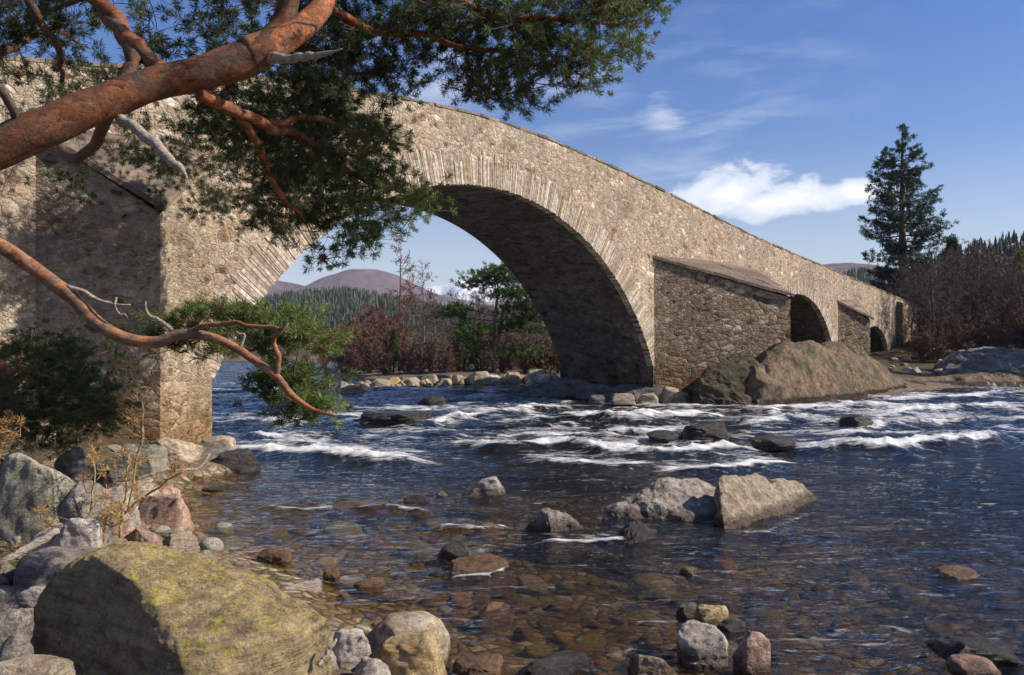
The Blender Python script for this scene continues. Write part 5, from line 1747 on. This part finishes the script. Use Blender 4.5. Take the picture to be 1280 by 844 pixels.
def build_young_pine():
    rng = np.random.default_rng(55)
    x, y = at(28, 520, 9.6)[:2]
    z = float(ground_z(np.array([x]), np.array([y]))[0])
    root = thing('young_pine', 'low bushy young pine in the shade beside the near pier', 'tree', (x, y, z))
    og = (x, y, z)
    mb, tm, cm = MB(), MB(), MB()
    T = px_path([(-40, 560, 9.6, 9), (-10, 520, 9.6, 8), (6, 490, 9.6, 7), (0, 455, 9.6, 6), (-10, 420, 9.7, 4)])
    Q = curve(T, 24)
    mb.tube(Q[:, :3], Q[:, 3], 9, None, True, .12, 3)
    brs = []
    for rows in ([(0, 500, 9.6, 5), (30, 470, 9.5, 4.5), (55, 478, 9.4, 3), (90, 490, 9.3, 1.5)], [(2, 480, 9.6, 5), (20, 465, 9.3, 4), (60, 455, 9.2, 2), (85, 452, 9.1, 1)], [(-10, 520, 9.6, 5), (10, 510, 9.2, 4), (55, 515, 9.1, 2), (110, 520, 9.0, 1)]):
        B = wob(curve(px_path(rows), 16), .04, 9)
        tm.tube(B[:, :3], B[:, 3], 7, (0.30, 0.13, 0.06))
        brs.append(B[:, :3])
    allp = np.concatenate(brs + [Q[:, :3]])
    for (px, py, yy, rx, ry, rd, n) in [(30, 440, 9.6, 45, 18, .5, 12), (80, 452, 9.4, 40, 20, .5, 12), (110, 480, 9.3, 28, 20, .4, 9), (60, 490, 9.3, 50, 24, .5, 14), (110, 515, 9.1, 28, 14, .4, 7), (130, 505, 9.1, 14, 12, .3, 4), (70, 530, 9.1, 45, 16, .4, 10), (15, 520, 9.4, 40, 30, .5, 10), (-30, 470, 9.6, 50, 50, .7, 14), (90, 545, 9.0, 30, 10, .3, 5)]:
        k = yy / FOC
        c = at(px, py, yy)
        for q in range(n):
            g = rng.normal(size=3) * 0.6
            ctr = c + g * np.array((rx * k, rd, ry * k))
            m = 12
            loc = rng.normal(size=(m, 3)) * np.array((.13, .13, .08))
            tufts(cm, ctr + loc, loc * 2 + np.array((0.05, 0, .12)), rng.uniform(.05, .08, m), 44, .0034, (0.05, 0.085, 0.028), rng)
            near = allp[np.argmin(((allp - ctr) ** 2).sum(1))]
            tm.prisms([near], [ctr], .007, .003, (0.16, 0.09, 0.05))
            tm.prisms(np.repeat(ctr[None], m, 0), ctr + loc, .004, .002, (0.16, 0.09, 0.05))
    tr = link('trunk', mb.mesh('young_pine_trunk', M_PINEBARK, True, og), root)
    link('twigs', tm.mesh('young_pine_twigs', M_TWIG, False, og), tr)
    link('crown', cm.mesh('young_pine_crown', M_NEEDLE, False, og), root)


build_young_pine()


# ------------------------------------------------------------------ dry weeds on the left bank
def dry_weed(label, rows, heads, seed):
    rng = np.random.default_rng(seed)
    P = px_path(rows)
    og = P[0, :3].copy()
    root = thing('dry_weed', label, 'plant', og)
    sm = MB()
    Q = wob(curve(P, 24), 0.02, seed)
    sm.tube(Q[:, :3], Q[:, 3], 6, (0.36, 0.24, 0.12))
    for (px, py, y, s) in heads:
        c = at(px, py, y)
        i = np.argmin(((Q[:, :3] - c) ** 2).sum(1))
        i = max(2, i - 3)
        mid = (Q[i, :3] + c) / 2 + rng.normal(size=3) * .03
        sm.prisms([Q[i, :3], mid], [mid, c], [.004, .003], [.003, .002], (0.38, 0.26, 0.13))
    st = link('stem', sm.mesh('weed_stem', M_WOOD, True, og), root)
    for (px, py, y, s) in heads:
        c = at(px, py, y)
        hm = MB()
        m = 8
        r = s * 0.85 * y / FOC
        loc = rng.normal(size=(m, 3)) * r * 0.42
        tufts(hm, c + loc, loc + rng.normal(size=(m, 3)) * r * .2, rng.uniform(.6, 1.0, m) * r, 16, r * 0.045, (0.40, 0.25, 0.10), rng, tip=(1.25, 1.2, 1.15))
        link('seed_head', hm.mesh('weed_head', M_DRYLEAF, False, og), root)


dry_weed('tallest dry weed with orange seed heads, in front of the near pier', [(160, 640, 8.3, 1.7), (168, 585, 8.3, 1.6), (178, 535, 8.3, 2), (175, 500, 8.3, 1.0), (163, 462, 8.3, 0.8)],
         [(162, 455, 8.3, 13), (196, 480, 8.3, 10), (152, 497, 8.25, 9), (158, 512, 8.2, 9), (170, 522, 8.25, 10), (212, 508, 8.35, 10), (212, 536, 8.3, 8)], 1)
dry_weed('dry weed leaning right over the water with a frayed head', [(150, 648, 8.0, 1.6), (180, 620, 7.9, 1.4), (205, 603, 7.8, 1.2), (228, 590, 7.7, 0.9)],
         [(218, 592, 7.75, 14), (226, 582, 7.7, 12), (205, 598, 7.8, 11), (196, 606, 7.85, 10)], 2)
dry_weed('thick stemmed dry weed beside the pinkish rock', [(150, 672, 7.6, 2.1), (152, 640, 7.6, 1.8), (158, 600, 7.6, 1.4), (160, 570, 7.65, 1.0)],
         [(158, 568, 7.65, 11), (140, 578, 7.6, 10), (120, 566, 7.65, 11), (165, 590, 7.6, 11), (180, 574, 7.65, 10), (160, 610, 7.6, 10), (146, 632, 7.55, 11)], 3)
dry_weed('dry weed with drooping brown leaves left of the others', [(96, 676, 7.2, 1.7), (110, 640, 7.2, 1.4), (118, 600, 7.2, 1.2), (116, 575, 7.2, 0.8)],
         [(116, 572, 7.2, 10), (128, 590, 7.2, 10), (104, 600, 7.2, 8), (130, 622, 7.2, 12), (140, 645, 7.15, 12), (52, 640, 7.1, 11), (58, 655, 7.1, 12)], 4)
dry_weed('clump of dry brown leaves at the left frame edge above the big boulder', [(-20, 600, 6.6, 1.6), (-5, 570, 6.6, 2), (12, 545, 6.6, 0.9)],
         [(14, 538, 6.6, 14), (0, 552, 6.6, 15), (-12, 562, 6.6, 17), (26, 530, 6.6, 10), (-4, 530, 6.6, 13)], 5)
dry_weed('short broken dry weed standing among stones by the pinkish rock', [(128, 690, 7.4, 1.4), (130, 668, 7.4, 2), (140, 640, 7.4, 1.0)], [(140, 636, 7.4, 10), (126, 655, 7.4, 10), (150, 655, 7.4, 10), (165, 640, 7.45, 10), (172, 622, 7.45, 10)], 6)


def driftwood(label, rows, seed, name='driftwood'):
    P = px_path(rows)
    og = P[0, :3].copy()
    mb = MB()
    Q = wob(curve(P, 24), 0.015, seed)
    mb.tube(Q[:, :3], Q[:, 3], 9, None, True, .2, seed)
    tag(link(name, mb.mesh(name, M_DEAD, True, og), None, tuple(og)), label, 'driftwood')


driftwood('weathered branch lying left behind the front boulder', [(-10, 712, 6.3, 5), (20, 694, 6.4, 5), (45, 678, 6.5, 5.5), (75, 662, 6.6, 4)], 1)
driftwood('thin grey stick on the left edge below the big boulder', [(-5, 655, 6.2, 3), (8, 672, 6.2, 2.6), (18, 690, 6.2, 2)], 2)
driftwood('thin pale stick reaching over the water from the dry weeds', [(170, 600, 8.0, 1.6), (205, 588, 8.1, 1.6), (250, 584, 8.3, 1.4), (262, 568, 8.4, 1)], 3)
driftwood('small forked stick beside the white egg shaped cobble', [(398, 832, 4.2, 3), (410, 812, 4.25, 3), (420, 800, 4.3, 1.5)], 4)
# squared plank in the shallows
pm = MB()
a, b = on_level(354, 742, 0.03), on_level(400, 732, 0.05)
dv = b - a
nv = np.array([-dv[1], dv[0], 0]) / np.linalg.norm(dv)
c0 = (a + b) / 2
V = []
for zz in (-0.05, 0.045):
    for (s, w) in ((-.5, -.045), (.5, -.05), (.5, .05), (-.5, .045)):
        V.append(c0 + dv * s + nv * w + np.array((0, 0, zz + (0.012 if s > 0 else 0))))
pm.add(np.array(V), [(0, 3, 2, 1), (4, 5, 6, 7), (0, 1, 5, 4), (1, 2, 6, 5), (2, 3, 7, 6), (3, 0, 4, 7)])
tag(link('plank', pm.mesh('plank', M_DEAD, False, c0), None, tuple(c0)), 'pale broken plank lying in the shallows behind the front boulder', 'plank')

# litter of dry straw on the left bank
sm = MB()
rng = np.random.default_rng(77)
n = 5200
pts = []
while len(pts) < n:
    p = on_level(rng.uniform(-80, 330), rng.uniform(590, 830), 0.5)
    if poly_sd(np.array([p[0]]), np.array([p[1]]), RIVER)[0] < 0.35:
        continue
    pts.append(p)
pts = np.array(pts)
pts[:, 2] = ground_z(pts[:, 0], pts[:, 1]) + 0.008
d = rng.normal(size=(n, 3)) * np.array((1, 1, .25))
d /= np.linalg.norm(d, axis=1)[:, None]
L = rng.uniform(.03, .12, n)[:, None]
cc = np.array((0.40, 0.27, 0.11)) * rng.uniform(.5, 1.3, (n, 1))
sm.prisms(pts - d * L / 2, pts + d * L / 2 + np.array((0, 0, .01)), .0025, .0015, cc)
tag(link('dry_straw', sm.mesh('dry_straw', M_DRYLEAF, False), None), 'dry straw and leaf litter scattered on the left bank', 'straw', kind='stuff')


# ------------------------------------------------------------------ bare trees
def grow(rng, h, r0, spread, levels, nb, up=0.5, lean=(0, 0), start=0.25, crook=0.12, twig_n=6):
    """returns trunk path (n,4) and twig segments p0,p1,r0,r1"""
    n = 16
    t = np.linspace(0, 1, n)
    P = np.stack([lean[0] * t * h + crook * h * 0.25 * vnoise(t * 2.2, t * 0 + rng.uniform(0, 50), 0.0), lean[1] * t * h + crook * h * 0.25 * vnoise(t * 2.2, t * 0 + rng.uniform(0, 50), 0.0), t * h], 1)
    P[:, :2] -= P[0, :2]
    R = r0 * (1 - t) ** 0.8 + 0.006
    seg = []

    def branch(p, d, L, r, lv):
        k = 5
        q = p.copy()
        pts = [q.copy()]
        for i in range(k):
            d = d + rng.normal(size=3) * 0.16 + np.array((0, 0, 0.05 * up))
            d /= np.linalg.norm(d)
            q2 = q + d * L / k
            ra, rb = r * (1 - i / k * .75), r * (1 - (i + 1) / k * .75)
            seg.append((q, q2, ra, rb))
            q = q2
            pts.append(q.copy())
        if lv > 0:
            m = nb if lv > 1 else twig_n
            for j in range(m):
                f = rng.uniform(0.2, 1.0)
                idx = min(int(f * k), k - 1)
                pp = pts[idx] + (pts[idx + 1] - pts[idx]) * rng.random()
                dd = d * 0.6 + rng.normal(size=3) * 0.65 + np.array((0, 0, 0.22 * up))
                dd /= np.linalg.norm(dd)
                branch(pp, dd, L * rng.uniform(0.32, 0.58), max(r * 0.42, 0.004), lv - 1)
    nbr = nb * 3
    for j in range(nbr):
        f = start + (1 - start) * (j + rng.random()) / nbr
        i = min(int(f * (n - 1)), n - 2)
        p = P[i] + (P[i + 1] - P[i]) * rng.random()
        az = rng.uniform(0, 2 * np.pi)
        e = up * 0.9 + rng.uniform(-.1, .3)
        d = np.array((math.cos(az), math.sin(az), e))
        d /= np.linalg.norm(d)
        branch(p, d, h * spread * (1.05 - 0.7 * f) * rng.uniform(.7, 1.15), max(R[i] * 0.45, 0.008), levels)
    a = np.array([s[0] for s in seg]), np.array([s[1] for s in seg]), np.array([s[2] for s in seg]), np.array([s[3] for s in seg])
    return np.column_stack([P, R]), a


def tree_proto(name, seed, h, r0, spread, levels, nb, up, col_t, col_w, minr, start=0.2, stems=1, lean=0.05, crook=.12, twig_n=6):
    rng = np.random.default_rng(seed)
    tm, wm = MB(), MB()
    for s in range(stems):
        ln = rng.normal(size=2) * (lean if stems == 1 else 0.22)
        hh = h * (1 if s == 0 else rng.uniform(.6, 1.0))
        P, (a, b, ra, rb) = grow(rng, hh, r0, spread, levels, nb, up, ln, start, crook, twig_n)
        off = np.array((rng.normal() * .15 * (stems > 1), rng.normal() * .15 * (stems > 1), -0.15))
        tm.tube(P[:, :3] + off, P[:, 3], 7, np.array(col_t) * rng.uniform(.8, 1.1), True, .1, s)
        c = np.array(col_w)[None] * rng.uniform(.7, 1.3, (len(a), 1))
        big = ra > minr * 2.2
        c[big] = np.array(col_t) * 0.8
        wm.prisms(a + off, b + off, np.maximum(ra, minr), np.maximum(rb, minr * .7), c)
    return tm.mesh(name + '_trunk', M_TREEBARK, True), wm.mesh(name + '_twigs', M_TWIG, False)


BARE = {
    'birch': [tree_proto('birch', 200 + k, 10, .13, .30, 2, 6, .8, (0.24, 0.215, 0.19), (0.13, 0.075, 0.06), .015) for k in range(2)],
    'alder': [tree_proto('alder', 210 + k, 8, .12, .42, 2, 7, .45, (0.12, 0.10, 0.085), (0.10, 0.068, 0.058), .014) for k in range(3)],
    'thicket': [tree_proto('thicket', 220 + k, 4.2, .05, .40, 2, 4, .9, (0.16, 0.10, 0.075), (0.20, 0.085, 0.06), .016, .03, 8) for k in range(2)],
    'brush': [tree_proto('brush', 230 + k, 3.2, .045, .40, 2, 4, .8, (0.14, 0.10, 0.07), (0.14, 0.085, 0.06), .016, .03, 8) for k in range(2)],
    'larch': [tree_proto('larch', 240, 10, .12, .26, 2, 7, .35, (0.22, 0.17, 0.14), (0.22, 0.10, 0.06), .017, .18)],
}


def bare(kind, name, label, px, y, h, k=0, rz=0.0, group=None, wide=1.0, cat='tree'):
    x = (px - 640) / FOC * y
    z = float(ground_z(np.array([x]), np.array([y]))[0])
    tm, wm = BARE[kind][k % len(BARE[kind])]
    base_h = {'birch': 10, 'alder': 8, 'thicket': 4.2, 'brush': 3.2, 'larch': 10}[kind]
    s = h / base_h
    o = thing(name, label, cat, (x, y, z), rz, group)
    o.scale = (s * wide, s * wide, s)
    link('trunk', tm, o)
    link('crown', wm, o)


# beyond the arch
bare('larch', 'bare_tree', 'tall bare reddish tree rising against the purple mountain', 500, 62, 9.6, 0, 0.5, wide=1.0)
bare('birch', 'bare_tree', 'pale trunked bare birch right of the tall reddish tree', 530, 58, 7.0, 0, 1.2)
bare('birch', 'bare_tree', 'leaning white birch trunk close to the big pier', 694, 46, 6.5, 1, 2.1, wide=.8)
bare('birch', 'bare_tree', 'slim birch between the far pine and the leaning white birch', 668, 50, 6.2, 0, 3.9, wide=.8)
BUSH = [(530, 51, 3.6, 'alder', 1), (560, 50, 4.2, 'alder', 0), (585, 49, 3.8, 'alder', 2), (610, 50, 4.4, 'alder', 1), (635, 49, 4.2, 'alder', 0), (655, 49, 4.0, 'alder', 2), (675, 48, 4.6, 'alder', 1), (700, 48, 4.4, 'alder', 0), (720, 49, 5.0, 'alder', 2), (515, 60, 5.2, 'alder', 2), (455, 63, 4.6, 'thicket', 1), (432, 64, 3.6, 'thicket', 0), (475, 60, 4.4, 'thicket', 0), (500, 50, 2.8, 'thicket', 1), (460, 50, 2.2, 'brush', 1), (510, 47, 2.0, 'brush', 0), (540, 47.5, 2.2, 'brush', 1), (575, 46, 2.0, 'brush', 0), (625, 45.5, 2.2, 'brush', 1), (655, 45, 2.0, 'brush', 0), (680, 45, 2.4, 'brush', 1), (700, 45, 2.4, 'brush', 0), (405, 62, 2.6, 'thicket', 0), (425, 58, 3.0, 'thicket', 1), (447, 57, 3.6, 'thicket', 0), (468, 56, 3.4, 'thicket', 1), (441, 52, 2.4, 'brush', 0), (487, 54, 3.6, 'brush', 1), (510, 53, 4.2, 'alder', 0), (545, 55, 5.6, 'alder', 1), (566, 52, 4.8, 'alder', 2), (590, 55, 6.0, 'alder', 0), (612, 57, 6.2, 'alder', 1), (640, 56, 6.0, 'alder', 2), (660, 52, 5.2, 'alder', 0), (690, 52, 5.6, 'alder', 1), (715, 55, 6.0, 'alder', 2), (480, 47, 1.6, 'brush', 0), (525, 46, 2.2, 'brush', 1), (556, 45, 2.0, 'brush', 0), (600, 47, 2.6, 'brush', 1), (640, 47, 2.4, 'brush', 0), (566, 60, 6.6, 'alder', 1), (600, 63, 7.0, 'alder', 2), (540, 64, 6.6, 'alder', 0), (650, 62, 6.6, 'alder', 1), (700, 60, 7, 'alder', 0)]
for i, (px, y, h, kd, k) in enumerate(BUSH):
    if px > 525 and kd == 'alder':
        h *= 0.78
    if kd == 'thicket':
        bare(kd, 'bare_bush', 'rusty red bare bush at the water end of the far thicket', px, y, h, k, i * 1.3, 'rusty red bushes of the far thicket', 1.0, 'bush')
    elif kd == 'brush':
        bare(kd, 'bare_bush', 'low bare brown bush in front of the far thicket beyond the main arch', px, y, h, k, i * 1.3, 'low brown bushes of the far thicket', 1.1, 'bush')
    else:
        bare(kd, 'bare_tree', 'bare reddish brown tree crowded in the far thicket beyond the main arch', px, y, h, k, i * 1.3, 'bare trees of the far thicket')
# right bank
RT = [(1125, 56, 6.0, 'alder', 2), (1155, 53, 7.0, 'alder', 0), (1182, 54, 7.4, 'alder', 1), (1200, 48, 6.6, 'alder', 2), (1220, 56, 8.0, 'alder', 0), (1240, 48, 7.0, 'alder', 1), (1256, 56, 8.0, 'alder', 2), (1275, 48, 7.2, 'alder', 0), (1138, 50, 6.2, 'alder', 0), (1160, 46, 8.2, 'alder', 2), (1172, 47, 8.6, 'alder', 1), (1190, 50, 8.0, 'alder', 2), (1210, 53, 8.4, 'alder', 1), (1228, 50, 8.6, 'alder', 0), (1246, 52, 8.2, 'alder', 1), (1262, 50, 8.0, 'alder', 2), (1282, 53, 8.6, 'alder', 0), (1305, 50, 8.5, 'alder', 1), (1150, 58, 8.0, 'alder', 1), (1180, 60, 8.6, 'alder', 2), (1205, 62, 9, 'alder', 0), (1235, 60, 9, 'alder', 1), (1262, 62, 9, 'alder', 2), (1290, 60, 9, 'alder', 0), (1332, 56, 9, 'alder', 2), (1360, 52, 9, 'alder', 0)]
for i, (px, y, h, kd, k) in enumerate(RT):
    h *= 0.60
    bare(kd, 'bare_tree', 'bare dark twiggy tree in the shaded wood on the right bank', px, y, h, k, i * 1.7 + .4, 'bare trees of the right bank wood')
for i, (px, y, h) in enumerate([(1160, 48, 2.2), (1188, 47, 2.2), (1212, 48, 2.4), (1238, 47, 2.4), (1264, 48, 2.6), (1286, 48, 2.6), (1150, 45, 1.8), (1175, 44, 2.0), (1200, 45, 2.4), (1225, 45, 2.2), (1250, 45, 2.4), (1275, 46, 2.6), (1298, 46, 2.4), (1165, 52, 2.8), (1215, 55, 3.2), (1255, 56, 3.2)]):
    bare('brush', 'bare_bush', 'low brown brushwood under the trees on the right bank', px, y, h, i, i * 2.1, 'brushwood of the right bank', 1.2, 'bush')


# ------------------------------------------------------------------ evergreens
def small_conifer(label, px, y, h, seed, col=(0.045, 0.08, 0.03), wide=0.28, group=None):
    rng = np.random.default_rng(seed)
    x = (px - 640) / FOC * y
    z = float(ground_z(np.array([x]), np.array([y]))[0])
    root = thing('young_conifer', label, 'tree', (x, y, z), 0, group)
    tm, cm = MB(), MB()
    tm.tube([(0, 0, -.1), (0, 0, h * .5), (0, 0, h)], [h * .02, h * .013, .01], 7, (0.16, 0.11, 0.08))
    n = 260
    f = rng.random(n) ** 0.8
    r = h * wide * (1 - f) * np.sqrt(rng.random(n)) + .02
    az = rng.uniform(0, 6.28, n)
    C = np.stack([np.cos(az) * r, np.sin(az) * r, h * (.06 + .93 * f) - r * .15], 1)
    D = np.stack([np.cos(az), np.sin(az), np.full(n, .5)], 1)
    tufts(cm, C, D, rng.uniform(.12, .2, n) * h / 3, 22, .012 * h / 3, col, rng)
    link('trunk', tm.mesh('conifer_trunk', M_TREEBARK, True), root)
    link('crown', cm.mesh('conifer_crown', M_NEEDLE, False), root)


small_conifer('dark green young conifer left of the far birch', 492, 47.5, 2.6, 1)
small_conifer('young conifer with dark crown in the middle of the far thicket', 580, 46, 3.4, 2)
small_conifer('pale green young conifer close behind the far shore pine', 616, 46, 2.4, 3, (0.06, 0.10, 0.035))
small_conifer('small green conifer at the back of the far thicket', 486, 58, 3.2, 4, (0.08, 0.12, 0.03))
small_conifer('bright yellow green conifer at the right frame edge', 1276, 70, 8.0, 5, (0.11, 0.15, 0.03))
small_conifer('dark conifer just right of the tall fir foot', 1190, 66, 8.5, 6, (0.035, 0.06, 0.025))


for i, (px, y, h) in enumerate([(1480, 38.5, 11), (1560, 40, 12.5), (1500, 44, 11), (1620, 42.5, 13), (1560, 48, 13), (1460, 50, 12)]):
    small_conifer('tall dark conifer of the stand that shades the right bank', px, y, h, 40 + i, (0.035, 0.06, 0.025), 0.26, 'conifers shading the right bank')


def far_pine(label, px, y, h, seed):
    rng = np.random.default_rng(seed)
    x = (px - 640) / FOC * y
    z = float(ground_z(np.array([x]), np.array([y]))[0])
    root = thing('scots_pine', label, 'tree', (x, y, z))
    tm, wm, cm = MB(), MB(), MB()
    k = h / 5.6
    A = curve(np.array([(0.05, 0, -.1, .13), (-.05, 0, .8, .10), (-.12, .05, 1.8, .09), (-.08, 0, 3.2, .075), (.05, 0, 4.4, .05), (.0, 0, 5.3, .02)]) * k, 26)
    B = curve(np.array([(.1, 0, -.1, .13), (.02, .1, 0.9, .09), (.10, .12, 1.9, .085), (.15, .1, 2.9, .07), (.45, .1, 3.6, .05), (.6, .1, 4.2, .02)]) * k, 26)
    for P in (A, B):
        c = np.stack([np.interp(P[:, 2] / h, [0, .35, 1], v) for v in ((.20, .26, .34), (.17, .17, .17), (.14, .11, .08))], 1)
        tm.tube(P[:, :3], P[:, 3], 9, c, True, .1, seed)
    allp = np.concatenate([A[:, :3], B[:, :3]])
    S_ = 1.22
    pads = [(-.45, 5.35, .9, .18, 9), (.35, 5.45, .8, .16, 8), (-.1, 4.95, 1.25, .18, 12), (.75, 5.0, .75, .18, 7), (-.9, 4.75, .7, .14, 5), (1.0, 4.35, .85, .22, 11), (.2, 4.3, .8, .2, 8), (1.45, 3.8, .9, .22, 12), (.7, 3.6, .8, .2, 9), (1.9, 3.45, .55, .16, 5), (-1.5, 3.55, .8, .14, 7), (-1.9, 3.25, .6, .12, 4), (1.2, 3.1, .9, .18, 9), (-.9, 2.5, .8, .22, 8), (.6, 2.7, .7, .16, 7), (-1.3, 2.2, .6, .2, 6), (1.6, 2.5, .8, .14, 6), (1.0, 1.6, .8, .12, 6), (.7, 1.35, .7, .10, 5), (-.8, 1.7, .6, .2, 5)]
    for (a, b, rx, rz, n) in pads:
        a, rx, rz, n = a * S_, rx * 1.2, rz * 1.3, int(n * 2.1)
        c = np.array((a * k, rng.normal() * .5, b * k))
        near = allp[np.argmin(((allp - c * np.array((1, 1, .93))) ** 2).sum(1))]
        mid = (near + c) / 2 + rng.normal(size=3) * .08
        wm.prisms([near, mid], [mid, c], [.035, .025], [.025, .012], (0.28, 0.14, 0.08))
        m = n * 9
        g = rng.normal(size=(m, 3)) * np.array((rx * .5, .5, rz * .6)) * k
        g[:, 2] -= 0.12 * (g[:, 0] / rx) ** 2
        tufts(cm, c + g, np.stack([g[:, 0] * .5, g[:, 1] * .5, np.full(m, .35)], 1) + rng.normal(size=(m, 3)) * .15, rng.uniform(.09, .16, m), 28, .012, (0.070, 0.115, 0.034), rng)
    t = link('trunk', tm.mesh('far_pine_trunk', M_TREEBARK, True), root)
    link('branchwork', wm.mesh('far_pine_branches', M_TWIG, False), t)
    link('crown', cm.mesh('far_pine_crown', M_NEEDLE, False), root)


far_pine('flat topped Scots pine on the far shore framed by the main arch', 621, 41.2, 5.9, 3)


def tall_fir():
    rng = np.random.default_rng(9)
    y = 74.0
    x = (1128 - 640) / FOC * y
    z = float(ground_z(np.array([x]), np.array([y]))[0])
    top = CAM_H + (422 - 154) / FOC * y
    h = top - z
    root = thing('fir_tree', 'tall dark fir standing above the right end of the bridge', 'tree', (x, y, z))
    tm, wm, cm = MB(), MB(), MB()
    tm.tube([(0, 0, -.3), (.05, 0, h * .3), (-.05, 0, h * .6), (0, 0, h * .86), (0, 0, h)], [.5, .38, .24, .12, .03], 9, (0.11, 0.085, 0.07), True, .08)
    # half widths left and right of the trunk from photo rows (metres)
    rows = np.array([154, 168, 185, 205, 225, 250, 270, 290, 305, 330, 360, 400, 440])
    lw = np.array([1, 8, 18, 36, 40, 46, 42, 46, 40, 42, 44, 42, 30]) * y / FOC
    rw = np.array([1, 9, 20, 30, 34, 44, 58, 66, 60, 46, 30, 26, 20]) * y / FOC
    hz = CAM_H + (422 - rows) / FOC * y - z
    zz = h * 0.992
    lv = 0
    while zz > h * 0.10:
        f = 1 - zz / h
        nb = 3 if f < .1 else 6
        for b in range(nb):
            if rng.random() < 0.16:
                continue
            az = rng.uniform(0, 2 * np.pi)
            L0 = np.interp(zz, hz[::-1], (rw if math.cos(az) > 0 else lw)[::-1])
            mixc = abs(math.cos(az))
            Lm = np.interp(zz, hz[::-1], (0.5 * (rw + lw))[::-1])
            L = (L0 * mixc + Lm * .9 * (1 - mixc)) * rng.choice([rng.uniform(.45, .8), rng.uniform(.85, 1.1)])
            d = np.array((math.cos(az), math.sin(az), 0))
            kk = 7
            t = np.linspace(0, 1, kk)
            sag = (-0.28 + 0.5 * t) * t * L * (0.8 if f > .25 else .3) + t * L * (0.35 * (1 - f) ** 2 - 0.08)
            pts = np.array((0, 0, zz)) + d[None] * (t * L)[:, None] + np.stack([0 * t, 0 * t, sag], 1)
            wm.prisms(pts[:-1], pts[1:], np.linspace(.07, .015, kk - 1) * min(1, L / 2.5), np.linspace(.055, .01, kk - 1) * min(1, L / 2.5), (0.11, 0.08, 0.06))
            n = int(max(4, L * 9.5))
            tt = rng.uniform(.22, 1.04, n) ** 0.8
            C = np.array((0, 0, zz)) + d[None] * (tt * L)[:, None]
            C[:, 2] += np.interp(tt, t, sag)
            side = np.array((-d[1], d[0], 0))
            C += side[None] * (rng.normal(size=n) * L * 0.13 * (1.15 - tt * .6))[:, None] + rng.normal(size=(n, 3)) * np.array((.08, .08, .12))
            C[:, 2] -= abs(rng.normal(size=n)) * .14
            tufts(cm, C, d[None] + rng.normal(size=(n, 3)) * .5 + np.array((0, 0, -.1)), rng.uniform(.20, .34, n), 18, .026, (0.030, 0.055, 0.030), rng, tip=(1.3, 1.3, 1.2))
        zz -= h * rng.uniform(.014, .026)
        lv += 1
    t = link('trunk', tm.mesh('fir_trunk', M_TREEBARK, True), root)
    link('branchwork', wm.mesh('fir_branches', M_TWIG, False), t)
    link('crown', cm.mesh('fir_crown', M_NEEDLE, False), root)


tall_fir()


# ------------------------------------------------------------------ the air: pale even haze round the whole scene
hb = MB()
hb.box((-7200, -800, -8), (7200, 7200, 640))
hm = bpy.data.materials.new('haze')
hm.use_nodes = True
HN = NT(hm.node_tree)
ho = HN.n('ShaderNodeOutputMaterial')
hv = HN.n('ShaderNodeVolumePrincipled')
hv.inputs['Color'].default_value = (0.80, 0.88, 1.0, 1)
hv.inputs['Density'].default_value = 0.00012
HN.put(ho, 'Volume', hv)
hz = link('haze', hb.mesh('haze', hm, False))
tag(hz, 'thin pale haze in the air over the valley', 'haze', kind='stuff')
